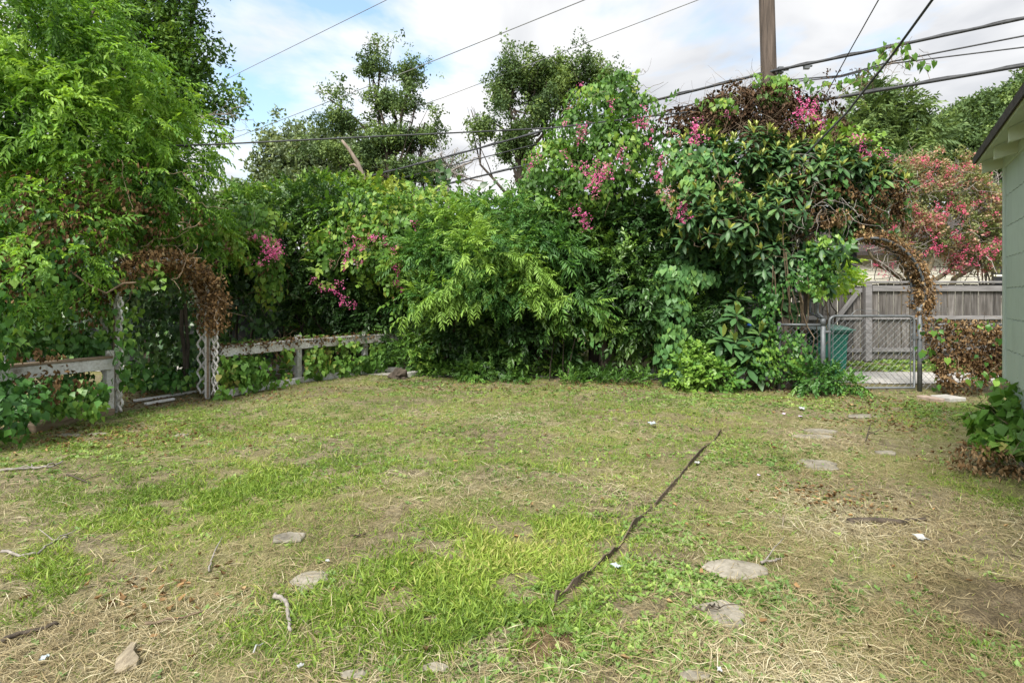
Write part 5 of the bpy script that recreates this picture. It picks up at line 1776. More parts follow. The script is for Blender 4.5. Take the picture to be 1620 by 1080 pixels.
MB().tube(wander(bk, at(950, 200, 11.0), 9, 0.05, 33), np.linspace(0.12, 0.06, 9), 8).build("trunk", M['bark'], col, bk, smooth=True)
rg = rgn(92)
b = MB()
for a_, b2_ in (((1010, 140), (1050, 130)), ((1015, 165), (1062, 150)), ((1000, 130), (1020, 112)), ((1030, 170), (1090, 165)), ((990, 128), (1000, 112))):
    b.tube(wander(at(*a_, 10.7), at(*b2_, 10.5), 8, 0.05, int(rg.integers(1e6))), 0.004, 3)
b.build("tendril", M['twig'], col, bk)

# fronds in front of the column's foot
lobQ = [E(880, 400, 10.0, 40, 20), E(860, 380, 10.1, 36, 18), E(900, 470, 9.9, 30, 40), E(830, 450, 10.0, 30, 30), E(930, 500, 9.9, 20, 30)]
shrub("soapberry_sapling", lobQ, 420, 0.34, "arching pinnate fronds in front of the foot of the vine column", 93, mat='pist', kind='pinnate', stems=3, stem_r=0.012, gap=-0.4, tint=(0.45, 0.35), cat="sapling", out=0.7, up=0.0)

# curtain of heart shaped leaves
lobHc = [E(1062, 560, 9.5, 24, 50, 0.16), E(1068, 500, 9.6, 30, 40, 0.18), E(1075, 440, 9.7, 40, 34, 0.2), E(1090, 590, 9.4, 26, 24, 0.16), E(1110, 440, 9.65, 28, 14, 0.12), E(1050, 460, 9.6, 20, 40, 0.15)]
bhc = gp(1065, 612)
hc = empty("heart_leaf_vine", bhc, "curtain of pale heart shaped leaves hanging to the ground left of the loquat sapling", "vine")
f = Foliage()
hang(f, 'heart', lobHc, 950, 0.125, rgn(94), tint=(0.36, 0.3), single=260, inner=0.75, lump=0.12, jit=0.28, seed=94)
f.build("foliage", M['heart'], hc, bhc)
lobHd = [E(945, 525, 9.9, 10, 30, 0.1), E(950, 490, 10, 16, 14, 0.1)]
bhd = gp(945, 604)
hd = empty("heart_leaf_vine", bhd, "short string of heart leaves hanging before the double trunk", "vine")
f = Foliage()
hang(f, 'heart', lobHd, 60, 0.12, rgn(95), tint=(0.65, 0.25), single=60, inner=0.8, seed=95)
f.build("foliage", M['heart'], hd, bhd)

# low shrubs by the sapling
lobS6 = [E(1085, 590, 9.35, 26, 24, 0.25), E(1115, 595, 9.3, 28, 22, 0.25), E(1140, 600, 9.2, 24, 18, 0.22), E(1100, 570, 9.5, 30, 20, 0.25)]
shrub("green_shrub", lobS6, 480, 0.2, "small bright green bush left of the loquat sapling", 96, mat='ivy', kind='sprig_broad', stems=4, stem_r=0.012, tint=(0.7, 0.25), gap=None)
lobS7 = [E(1090, 520, 10.0, 40, 50, 0.4), E(1130, 490, 10.2, 40, 40, 0.4), E(1110, 560, 10.0, 40, 40, 0.4), E(1180, 540, 10.3, 26, 50, 0.3)]
shrub("privet_shrub", lobS7, 1300, 0.24, "fine leaved dark shrub behind the loquat sapling", 97, stems=5, stem_r=0.015, gap=-0.5)

# ------------------------------------------------------------------ loquat tree and sapling


def whorls(f, tips, axes, rg, ln=0.22, nl=10, young=3, single=0, droop=0.25, tint=0.42, kind='loquat'):
    P, D, N, S, Tt, sc = [], [], [], [], [], []
    for p, a_ in zip(tips, axes):
        a_ = a_ / np.linalg.norm(a_)
        u = unit(np.cross(a_, rg.normal(size=3)))
        w = np.cross(a_, u)
        k0 = rg.random() * 6.28
        for i in range(nl):
            th = k0 + i * 2.4
            r_ = math.cos(th) * u + math.sin(th) * w
            el = 0.55 - 0.85 * i / nl
            d = r_ + a_ * el - UP * droop * (i / nl)
            P.append(p - a_ * 0.012 * i)
            D.append(d)
            N.append(a_ * 1.0 + UP * 0.5 + rg.normal(size=3) * 0.15)
            S.append(ln * (0.7 + 0.45 * rg.random()))
            Tt.append(np.clip(tint + 0.22 * rg.normal(), 0.02, 0.75))
        for i in range(young):
            th = k0 + i * 2.1
            r_ = math.cos(th) * u + math.sin(th) * w
            P.append(p + a_ * 0.01)
            D.append(a_ * 1.0 + UP * 0.4 + r_ * 0.30)
            N.append(r_ * -1 + rg.normal(size=3) * 0.1)
            S.append(ln * (0.5 + 0.25 * rg.random()))
            Tt.append(0.88 + 0.12 * rg.random())
    P, D, N, S, Tt = map(np.array, (P, D, N, S, Tt))
    f.add(kind, P, D, N, S, Tt, jit=0.1, single=single, score=-P[:, 1] + 0.4 * P[:, 2] * 0 + 0.15 * rg.random(len(P)), rg=rg)


rg = rgn(100)
LQ = np.array([*gp(1243, 616)[:2], 0])
lq = empty("loquat_tree", LQ, "broad dark loquat tree with long whorled leaves left of the gate", "tree")
forks = {'a': at(1238, 440, 9.6), 'b': at(1222, 395, 9.7), 'c': at(1262, 400, 9.5)}
tb = MB()
tb.tube(wander(LQ, forks['a'], 9, 0.02, 41), np.linspace(0.15, 0.085, 9), 10)
tb.build("trunk", M['bark'], lq, LQ, smooth=True)
tb = MB()
tb.tube(wander(LQ + (0.15, -0.05, 0), at(1275, 450, 9.3), 8, 0.03, 42), np.linspace(0.06, 0.035, 8), 7)
tb.build("trunk", M['bark'], lq, LQ, smooth=True)
lobL = [E(1110, 330, 9.5, 60, 40, 0.6), E(1130, 280, 9.7, 70, 44, 0.7), E(1190, 250, 9.7, 70, 40, 0.7), E(1250, 260, 9.6, 70, 44, 0.7), E(1320, 270, 9.5, 66, 40, 0.6), E(1380, 285, 9.4, 52, 30, 0.5), E(1160, 350, 9.3, 60, 40, 0.6), E(1220, 330, 9.3, 60, 50, 0.6), E(1290, 340, 9.4, 60, 44, 0.6), E(1200, 395, 9.4, 60, 30, 0.5), E(1085, 370, 9.7, 40, 34, 0.4), E(1270, 400, 9.5, 50, 30, 0.5), E(1110, 240, 9.9, 50, 30, 0.5), E(1350, 330, 9.6, 50, 40, 0.5)]
for k, e in enumerate(lobL):
    s = forks['abc'[k % 3]]
    Q = wander(forks['a'] if k % 3 == 0 else s, e[:3], 8, 0.06, 430 + k)
    MB().tube(Q, np.linspace(0.05, 0.014, 8), 6).build("limb", M['palebark'] if k in (6, 7, 8) else M['bark'], lq, LQ, smooth=True)
for s in ('b', 'c'):
    MB().tube(wander(forks['a'], forks[s], 5, 0.02, 44), np.linspace(0.085, 0.06, 5), 8).build("limb", M['palebark'], lq, LQ, smooth=True)
f = Foliage()
tips, axs, _ = shell([e for q_, e in enumerate(lobL) if q_ not in (8, 11)], 540, rg, inner=0.68, lump=0.15, seed=100, backkeep=0.3)
whorls(f, tips, axs * 0.6 + UP * 0.65 + rg.normal(size=axs.shape) * 0.22, rg, single=300, ln=0.215, young=4)
lay(f, 'loquat', [E(1140, 310, 10.3, 90, 80, 0.6), E(1230, 300, 10.3, 90, 80, 0.6), E(1330, 315, 10.1, 80, 64, 0.5), E(1190, 390, 10.2, 100, 50, 0.5), E(1110, 390, 10.2, 60, 50, 0.5)], 2600, 0.22, rg, out=0.4, up=-0.4, jit=0.7, inner=0.3, tint=(0.25, 0.2), seed=103)
# dull old leaves deeper in and below
lowL = [E(1215, 430, 9.6, 46, 40, 0.35), E(1245, 470, 9.5, 30, 50, 0.3), E(1180, 430, 9.8, 50, 34, 0.35), E(1290, 440, 9.3, 26, 40, 0.25), E(1170, 400, 9.8, 90, 40, 0.5), E(1225, 500, 9.6, 34, 50, 0.25), E(1200, 550, 9.9, 40, 40, 0.25), E(1250, 420, 9.3, 60, 36, 0.3), E(1310, 400, 9.0, 36, 26, 0.25)]
tips, axs, _ = shell(lowL, 210, rg, inner=0.6, lump=0.2, seed=101, mask=KEEP_GATE)
whorls(f, tips, axs * 0.8 + UP * 0.2 + rg.normal(size=axs.shape) * 0.3, rg, young=0, ln=0.21, droop=0.5, tint=0.3)
f.build("crown", M['loquat'], lq, LQ)
twig_mesh(rg, [e[:3] + (0, -0.3, 0) for e in lobL], 150, 0.5, 0.006, spread=1).build("twig", M['twig'], lq, LQ, kind="stuff")

rg = rgn(102)
SB = np.array([*gp(1152, 612)[:2], 0])
ls = empty("loquat_sapling", SB, "young loquat sapling with large glossy leaves in front of the hedge", "sapling")
for k, pts in enumerate(([(1152, 612, 9.5), (1158, 570, 9.4), (1163, 545, 9.35)], [(1152, 612, 9.5), (1162, 540, 9.4), (1165, 497, 9.4)], [(1175, 612, 9.4), (1195, 560, 9.3), (1202, 527, 9.25)], [(1185, 612, 9.4), (1180, 590, 9.3), (1182, 575, 9.25)], [(1200, 612, 9.6), (1215, 520, 9.6), (1214, 477, 9.6)], [(1165, 612, 9.6), (1166, 520, 9.6), (1166, 470, 9.7)])):
    Q = np.array([at(*p) for p in pts])
    Q[0][2] = 0
    MB().tube(Q, [0.018, 0.013, 0.009], 6).build("stem", M['palebark'], ls, SB, smooth=True)
f = Foliage()
tp = [(1165, 497, 9.35), (1163, 541, 9.3), (1143, 533, 9.35), (1202, 527, 9.2), (1182, 577, 9.2), (1214, 478, 9.55), (1166, 470, 9.6), (1190, 555, 9.2), (1170, 560, 9.3), (1212, 545, 9.3), (1200, 585, 9.2)]
whorls(f, np.array([at(*p) for p in tp]), np.array([(rg.normal() * 0.2, -0.55, 1.0) for _ in tp]), rg, ln=0.34, nl=11, young=2, single=200, tint=0.5, droop=0.25, kind='bigloquat')
f.build("foliage", M['loquat'], ls, SB)

# coral and heart vine on the loquat's left flank
lobC3 = [E(1100, 265, 9.45, 44, 34, 0.4), E(1130, 270, 9.4, 40, 30, 0.35), E(1120, 300, 9.25, 50, 30, 0.35), E(1075, 300, 9.5, 30, 44, 0.35), E(1060, 250, 9.9, 30, 34, 0.35), E(1150, 300, 9.2, 24, 20, 0.2)]
coral_vine("coral_vine", LQ + (-1.9, 0.4, 0), lobC3, 1000, "pale leaved vine with pink sprays on the left side of the loquat crown", 103, jit_spots([(1046, 262, 0.7), (1044, 282, 0.9), (1050, 250, 0.4), (1082, 328, 1.1), (1078, 345, 0.7), (1085, 340, 0.8), (1100, 208, 0.7), (1096, 220, 0.5), (1103, 200, 0.5), (1113, 225, 0.4)], 7, 4, 4, 1.0), 9.2, pale=jit_spots([(1052, 310, 0.7), (1060, 325, 0.6), (1045, 300, 0.5), (1160, 285, 0.3), (1065, 215, 0.5)], 8, 4), single=150, size=0.105, mat='heart', tint=(0.65, 0.3), gap=-0.35, dead=50, stems=30)

# dead vine mass round the foot of the pole
rg = rgn(104)
lobD = [E(1150, 175, 10.4, 60, 46, 0.5), E(1210, 180, 10.2, 60, 60, 0.45), E(1260, 200, 10.1, 60, 50, 0.4), E(1120, 200, 10.3, 40, 26, 0.35), E(1215, 220, 9.9, 60, 30, 0.35), E(1300, 225, 9.9, 50, 44, 0.35), E(1345, 260, 9.7, 40, 34, 0.3), E(1090, 190, 10.5, 40, 26, 0.3)]
dp = empty("dead_vine", PB, "big brown mound of dead vine round the utility pole above the loquat", "dead vine")
fd = Foliage()
hang(fd, 'dead', lobD, 8800, 0.078, rg, tint=(0.45, 0.35), inner=0.4, lump=0.25, jit=0.7, seed=104, gap=-0.9)
fd.build("dead_leaves", M['deaddark'], dp, PB, kind="stuff")
p, nn, _ = shell(lobD, 400, rg, inner=0.6, seed=104, lump=0.25)
twig_mesh(rg, list(p), 620, 0.5, 0.004, down=0.25, spread=0.9).build("twig", M['twig'], dp, PB, kind="stuff")
f = Foliage()
hang(f, 'heart', [E(1255, 150, 10.1, 44, 34, 0.3), E(1285, 190, 9.95, 34, 40, 0.3), E(1160, 165, 10.0, 30, 12, 0.2), E(1240, 130, 10.3, 30, 14, 0.25), E(1200, 150, 10.05, 60, 26, 0.3), E(1310, 230, 9.8, 36, 36, 0.3), E(1120, 185, 10.2, 40, 26, 0.3)], 900, 0.085, rg, tint=(0.4, 0.35), inner=0.5, gap=0.0, gapf=1.4, seed=105)
f.build("green_leaves", M['coral'], dp, PB)
flowers(dp, PB, jit_spots([(1270, 172, 1.2), (1280, 182, 1.0), (1262, 185, 0.7), (1290, 190, 0.6), (1300, 200, 0.5), (1150, 180, 0.3), (1285, 165, 0.5)], 9, 4, 5, 1.0), lobD, 9.8, 'pink', 0.19, seed=12)

# right flank: hanging dead tangle with a few green leaves and flowers
rg = rgn(106)
lobR = [E(1330, 310, 9.15, 60, 46, 0.3), E(1290, 340, 9.1, 50, 46, 0.3), E(1390, 320, 9.2, 44, 46, 0.3), E(1420, 290, 9.3, 26, 26, 0.25), E(1350, 250, 9.5, 60, 26, 0.35), E(1290, 270, 9.1, 34, 30, 0.25), E(1415, 350, 9.2, 26, 30, 0.2)]
dr = empty("dead_vine", LQ + (1.3, -0.1, 0), "dry brown tangle hanging from the right half of the loquat crown", "dead vine")
LD = LQ + (1.3, -0.1, 0)
fd = Foliage()
hang(fd, 'dead', lobR, 3300, 0.062, rg, tint=(0.4, 0.35), inner=0.6, lump=0.3, jit=0.5, seed=106, gap=-0.15, gapf=1.8, mask=((1290, 1500, 362, 625, 20),))
fd.build("dead_leaves", M['dead'], dr, LD, kind="stuff")
p, nn, _ = shell(lobR, 300, rg, inner=0.6, seed=106, lump=0.25, mask=((1280, 1500, 345, 625, 20),))
twig_mesh(rg, list(p), 230, 0.5, 0.0045, down=0.5, spread=0.9).build("twig", M['greytwig'], dr, LD, kind="stuff")
f = Foliage()
hang(f, 'heart', lobR, 650, 0.08, rg, tint=(0.3, 0.3), inner=0.6, gap=0.1, gapf=1.6, seed=116, mask=KEEP_GATE)
hang(f, 'heart', [E(1365, 380, 9.3, 36, 30, 0.25), E(1325, 390, 8.9, 50, 20, 0.3), E(1295, 430, 8.95, 18, 50, 0.2), E(1350, 245, 9.4, 50, 24, 0.3)], 480, 0.085, rg, tint=(0.45, 0.4), inner=0.5, gap=-0.4, seed=107, mask=KEEP_GATE)
lay(f, 'sprig_broad', [E(1340, 240, 9.5, 50, 30, 0.3), E(1375, 395, 9.35, 26, 22, 0.2), E(1310, 420, 9.5, 24, 24, 0.2)], 130, 0.24, rg, tint=(0.85, 0.2), seed=107, mask=KEEP_GATE)
f.build("green_leaves", M['ivy'], dr, LD)
flowers(dr, LD, jit_spots([(1362, 234, 1.1), (1370, 242, 0.8), (1352, 228, 0.6), (1345, 222, 0.4), (1398, 244, 0.4)], 10, 5, 5, 1.0), lobR, 9.3, 'pink', 0.19, seed=13)

# vine trailing along the thin cable
rg = rgn(108)
tv = empty("trailing_vine", at(1330, 125, 9.95), "thin vine trailing along the cables right of the pole", "vine")
LT = tuple(at(1330, 125, 9.95))
f = Foliage()
path = [at(*p) for p in ((1285, 140, 10.2), (1330, 132, 9.9), (1365, 120, 9.7), (1385, 100, 9.55), (1400, 80, 9.45), (1418, 68, 9.4), (1428, 80, 9.35), (1450, 98, 9.3), (1472, 102, 9.2))]
ps_ = np.concatenate([np.linspace(a_, b2_, 9) for a_, b2_ in zip(path[:-1], path[1:])]) + rg.normal(size=(72, 3)) * 0.05
f.add('heart', ps_, -UP + rg.normal(size=ps_.shape) * 0.4, np.array([0, -1, 0.3]) + rg.normal(size=ps_.shape) * 0.4, 0.06 + 0.07 * rg.random(72), 0.5 + 0.2 * rg.normal(size=72), single=72, rg=rg)
f.build("foliage", M['coral'], tv, LT)
b = MB()
b.tube(path, 0.006, 4)
for _ in range(34):
    a_ = path[int(rg.integers(0, 8))] + rg.normal(size=3) * 0.08
    b.tube(wander(a_, a_ + np.array([rg.normal() * 0.25, 0, -0.15 - 0.35 * rg.random()]), 6, 0.04, int(rg.integers(1e6))), 0.0035, 3)
b.build("stem", M['twig'], tv, LT)
fd = Foliage()
pd = np.array([at(1300 + 80 * rg.random(), 105 + 45 * rg.random(), 9.9) for _ in range(90)])
fd.add('dead', pd, -UP + rg.normal(size=pd.shape) * 0.4, rg.normal(size=pd.shape), 0.05, 0.3, rg=rg)
fd.build("dead_leaves", M['deaddark'], tv, LT, kind="stuff")

# stems and climbers round the loquat trunk
rg = rgn(109)
lobT = [E(1240, 540, 9.15, 24, 70, 0.2), E(1262, 520, 9.0, 24, 70, 0.16), E(1225, 480, 9.1, 30, 50, 0.25), E(1280, 470, 8.9, 18, 50, 0.16), E(1300, 425, 9.0, 26, 30, 0.2), E(1215, 570, 9.1, 24, 40, 0.2), E(1268, 560, 8.8, 24, 44, 0.14), E(1285, 520, 8.85, 12, 40, 0.1), E(1260, 440, 8.9, 36, 30, 0.2)]
tc_ = empty("climbing_vine", LQ + (0.1, -0.25, 0), "green climber and hanging stems wrapped round the loquat trunk", "vine")
LC = LQ + (0.1, -0.25, 0)
f = Foliage()
hang(f, 'ivy', lobT, 1800, 0.065, rg, tint=(0.25, 0.35), single=60, inner=0.4, gap=-0.35, seed=109)
f.build("foliage", M['ivy'], tc_, LC)
b = MB()
for px, pt in ((1222, 430), (1256, 400), (1266, 420), (1236, 450), (1276, 450), (1232, 420), (1250, 330), (1262, 430), (1270, 460), (1280, 440), (1290, 400), (1246, 400), (1300, 470)):
    a_ = np.array([*gp(px + rg.normal() * 4, 612)[:2], 0])
    b.tube(wander(a_, at(px + rg.normal() * 8, pt, 8.85), 9, 0.05, int(rg.integers(1e6))), 0.008, 5)
b.build("stem", M['twig'], tc_, LC)

# weeds before the gate
lobW = [E(1300, 596, 8.75, 22, 12, 0.18), E(1330, 606, 8.65, 28, 10, 0.2), E(1290, 600, 8.7, 30, 18, 0.25), E(1350, 610, 8.55, 18, 8, 0.2)]
shrub("gate_weed", lobW, 230, 0.2, "leafy weed clump growing against the left side of the chain link gate", 110, mat='ivy', kind='sprig_ov', stems=7, stem_r=0.008, tint=(0.6, 0.3), gap=None, cat="weed", stem_mat='twig', inner=0.3)

# dead vine on the right fence and the gate arch
rg = rgn(111)
lobF = [E(1500, 560, 8.95, 30, 50, 0.22), E(1540, 555, 8.9, 40, 52, 0.25), E(1575, 560, 8.9, 40, 52, 0.25), E(1620, 560, 9.0, 40, 52, 0.25), E(1520, 590, 8.8, 40, 30, 0.22), E(1660, 560, 9.0, 40, 52, 0.25)]
BF = np.array([*gp(1540, 620)[:2], 0])
df = empty("dead_vine", BF, "brown dead vine bush over the fence between gate and shed", "dead vine")
fd = Foliage()
hang(fd, 'dead', lobF, 6200, 0.055, rg, tint=(0.5, 0.32), inner=0.55, lump=0.2, jit=0.7, seed=111, gap=-0.7)
fd.build("dead_leaves", M['dead'], df, BF, kind="stuff")
p, nn, _ = shell(lobF, 200, rg, inner=0.7, seed=111)
twig_mesh(rg, list(p), 170, 0.4, 0.0045, down=0.3, spread=0.9).build("twig", M['twig'], df, BF, kind="stuff")
f = Foliage()
hang(f, 'ivy', [E(1485, 560, 8.8, 16, 60, 0.15), E(1500, 515, 8.8, 20, 20, 0.15), E(1570, 530, 8.6, 26, 30, 0.2), E(1545, 580, 8.55, 26, 26, 0.2), E(1580, 590, 8.6, 24, 24, 0.2), E(1460, 545, 8.85, 12, 40, 0.1)], 95, 0.10, rg, tint=(0.55, 0.3), single=60, inner=0.7, seed=112)
f.build("green_leaves", M['ivy'], df, BF)
rg = rgn(113)
da = empty("dead_vine", GRp, "ribbon of brown dead vine along the pipe arch over the gate", "dead vine")
AP = np.array(ARCH_P)
seg = np.concatenate([rg.integers(14, len(AP) - 2, 2200), rg.integers(24, len(AP) - 2, 800)])
t = rg.random(len(seg))[:, None]
pp = AP[seg] * (1 - t) + AP[seg + 1] * t
outw = unit(pp - (gm + UP * 1.5))
pp = pp + outw * (0.06 + 0.035 * rg.normal(size=(len(pp), 1))) + np.array([-gu[1], gu[0], 0]) * (0.12 + 0.1 * rg.normal(size=(len(pp), 1))) + rg.normal(size=pp.shape) * 0.03
ex_ = np.array([GRp + UP * (0.9 + 0.75 * rg.random()) + gu * (0.07 + 0.06 * rg.normal()) + rg.normal(size=3) * 0.04 for _ in range(330)])
pp = np.concatenate([pp, ex_])
fd = Foliage()
fd.add('dead', pp, -UP * 0.8 + rg.normal(size=pp.shape) * 0.6, rg.normal(size=pp.shape), 0.03 + 0.035 * rg.random(len(pp)), 0.55 + 0.25 * rg.normal(size=len(pp)), rg=rg)
fd.build("dead_leaves", M['deadtan'], da, GRp, kind="stuff")
twig_mesh(rg, list(pp), 120, 0.3, 0.004, down=0.3).build("twig", M['twig'], da, GRp, kind="stuff")

# vine clump at the shed's foot
rg = rgn(114)
lobG = [E(1588, 672, 5.0, 46, 34, 0.28), E(1625, 655, 5.0, 46, 38, 0.3), E(1570, 700, 4.9, 34, 24, 0.22), E(1630, 700, 4.8, 60, 40, 0.3), E(1598, 630, 5.3, 18, 16, 0.16), E(1700, 660, 4.7, 70, 70, 0.4), E(1550, 668, 5.2, 22, 16, 0.18)]
BG = np.array([*gp(1595, 730)[:2], 0])
sv = empty("shed_vine", BG, "big leaved green vine clump heaped against the foot of the shed", "vine")
f = Foliage()
hang(f, 'ivy', lobG, 1000, 0.105, rg, tint=(0.6, 0.3), single=300, inner=0.6, lump=0.25, jit=0.7, seed=114, face=0.5)
f.build("foliage", M['fencevine'], sv, BG)
fd = Foliage()
hang(fd, 'dead', [E(1555, 712, 4.85, 40, 14, 0.25), E(1530, 728, 4.9, 30, 6, 0.2), E(1580, 740, 4.75, 50, 6, 0.25)], 230, 0.045, rg, tint=(0.6, 0.35), inner=0.4, seed=115)
fd.build("dead_leaves", M['dead'], sv, BG, kind="stuff")
twig_mesh(rg, [e[:3] for e in lobG], 40, 0.5, 0.004).build("stem", M['twig'], sv, BG, kind="stuff")

# vine along the white rail fence: green leaves with dead brown ones on the rail
rg = rgn(116)
fl = []
pts = rail_pts_r
for a_, c_2 in zip(pts[:-1], pts[1:]):
    for t in np.linspace(0, 1, 6):
        p = a_ + (c_2 - a_) * t
        fl.append(np.array([p[0] + 0.05, p[1] - 0.12, 0.33, 0.28, 0.14, 0.34]))
BFv = pts[1]
fv = empty("fence_vine", BFv, "yellow green vine covering the white rail fence below its top rail", "vine")
f = Foliage()
hang(f, 'ivy', fl, 2700, 0.095, rg, tint=(0.5, 0.3), single=300, inner=0.55, lump=0.2, seed=116, jit=0.45, gap=-0.55, mask=((462, 484, 528, 600, 20), (574, 588, 515, 560, 20), (308, 346, 510, 632, 20)))
tops = []
for k in range(150):
    i = int(rg.integers(0, 3))
    p = pts[i] + (pts[i + 1] - pts[i]) * rg.random()
    tops.append(p + np.array([rg.normal() * 0.05, -0.05 + rg.normal() * 0.05, 0.76 + 0.06 * rg.random()]))
tops = np.array(tops)
f.add('ivy', tops, rg.normal(size=tops.shape) * (1, 1, 0.3), UP + rg.normal(size=tops.shape) * 0.4, 0.075, 0.6, rg=rg)
f.build("foliage", M['fencevine'], fv, BFv)
fd = Foliage()
dd = []
for k in range(1100):
    i = int(rg.choice(3, p=(0.6, 0.3, 0.1)))
    p = pts[i] + (pts[i + 1] - pts[i]) * rg.random()
    z = 0.785 - abs(rg.normal()) * (0.06 if rg.random() < 0.7 else 0.3)
    dd.append(p + np.array([rg.normal() * 0.05, -0.10 + rg.normal() * 0.05, max(0.05, z)]))
dd = np.array(dd)
fd.add('dead', dd, -UP * 0.4 + rg.normal(size=dd.shape) * 0.7, rg.normal(size=dd.shape), 0.035 + 0.04 * rg.random(len(dd)), 0.55 + 0.25 * rg.normal(size=len(dd)), rg=rg)
fd.build("dead_leaves", M['dead'], fv, BFv, kind="stuff")
twig_mesh(rg, list(dd), 90, 0.35, 0.003, down=0.6).build("stem", M['twig'], fv, BFv, kind="stuff")

# ================================================================== GROUND COVER
def blob(px, py, rx, ry, w):
    c = gp(px, py)
    return (c[0], c[1], rx, ry, w)


GREEN = [blob(720, 900, 0.62, 0.75, 1.5), blob(640, 960, 0.45, 0.4, 1.0), blob(800, 960, 0.4, 0.45, 1.2), blob(900, 850, 0.42, 0.45, 1.1), blob(960, 830, 0.22, 0.4, 0.8), blob(300, 800, 0.9, 0.8, 0.95), blob(430, 770, 0.7, 0.6, 0.7), blob(40, 930, 0.35, 0.5, 0.9), blob(150, 770, 0.6, 0.5, 0.6), blob(400, 970, 0.3, 0.3, 0.7), blob(460, 1040, 0.3, 0.2, 0.5), blob(790, 742, 0.7, 0.28, 0.85), blob(520, 740, 0.7, 0.5, 0.6), blob(250, 690, 1.6, 0.8, 0.65), blob(600, 700, 1.6, 0.9, 0.4), blob(450, 655, 1.6, 0.8, 0.5), blob(900, 640, 2.4, 1.0, 0.38), blob(1190, 720, 0.5, 0.9, 0.55), blob(1120, 800, 0.5, 0.6, 0.45), blob(1590, 790, 0.3, 0.8, 0.9), blob(1480, 660, 1.0, 0.9, 0.8), blob(1020, 660, 1.2, 0.9, 0.35), blob(1560, 1010, 0.2, 0.25, 0.5), blob(980, 720, 0.9, 0.7, 0.4)]
WEED = [blob(1090, 915, 0.28, 0.3, 1.5), blob(1000, 970, 0.5, 0.5, 0.8), blob(950, 1040, 0.5, 0.3, 0.8), blob(1050, 830, 0.5, 0.7, 0.55), blob(1190, 720, 0.5, 0.8, 0.7), blob(1110, 640, 0.9, 0.5, 0.9), blob(1500, 650, 1.1, 0.8, 1.1), blob(650, 606, 0.5, 0.4, 1.6), blob(850, 620, 3.0, 0.6, 0.5), blob(230, 660, 1.0, 0.6, 0.6), blob(120, 720, 1.0, 0.6, 0.5), blob(1250, 950, 0.25, 0.25, 0.4), blob(1540, 1000, 0.18, 0.25, 0.7), blob(430, 950, 0.25, 0.2, 0.5), blob(700, 680, 2.5, 1.4, 0.3), blob(1120, 628, 0.9, 0.25, 2.0), blob(1270, 640, 0.6, 0.5, 0.8)]
DRY = [blob(250, 980, 0.9, 0.45, 1.3), blob(80, 1040, 0.6, 0.3, 1.0), blob(1350, 800, 0.9, 0.9, 1.2), blob(1400, 950, 0.9, 0.6, 1.3), blob(1250, 1040, 0.7, 0.3, 1.2), blob(1550, 860, 0.5, 0.6, 0.9), blob(20, 800, 0.5, 0.5, 0.6), blob(560, 1040, 0.6, 0.2, 0.6), blob(980, 760, 0.8, 0.6, 0.7), blob(700, 790, 0.8, 0.5, 0.7), blob(850, 660, 3.0, 1.3, 0.6), blob(1300, 700, 0.9, 0.9, 0.8), blob(550, 850, 0.5, 0.4, 0.6)]


def field(bl, x, y):
    v = np.zeros(len(x))
    for cx, cy_, rx, ry, w in bl:
        v += w * np.exp(-(((x - cx) / rx) ** 2 + ((y - cy_) / ry) ** 2))
    return v


STONES = []


def scatter(n, fn, rg, y0=1.9, y1=11.4, power=1.0):
    """Random ground points inside the view wedge, kept with probability fn(x, y)."""
    xs, ys = [], []
    got = 0
    while got < n:
        m = n * 2
        y = y0 + (y1 - y0) * rg.random(m) ** power
        x = (rg.random(m) * 2 - 1) * (y * 0.98 + 0.4)
        k = rg.random(m) < fn(x, y)
        # keep off the beds beyond the fences
        k &= ~((x < -1.5) & (y > 11.6 + 0.0 * x))
        for sx2, sy2, sr in STONES:
            k &= ((x - sx2) ** 2 + ((y - sy2)) ** 2 > sr * sr) | (rg.random(m) < 0.17)
        xs.append(x[k])
        ys.append(y[k])
        got += k.sum()
    return np.concatenate(xs)[:n], np.concatenate(ys)[:n]


def inyard(x, y):
    left = -5.3 + (y - 6.5) * 0.42
    k = (x > left - 0.1)
    back = np.where(x < -1.7, 11.6, 11.35 - 0.40 * (x + 1.5))
    back = np.maximum(back, 9.0)
    return (k & (y < back)).astype(float)


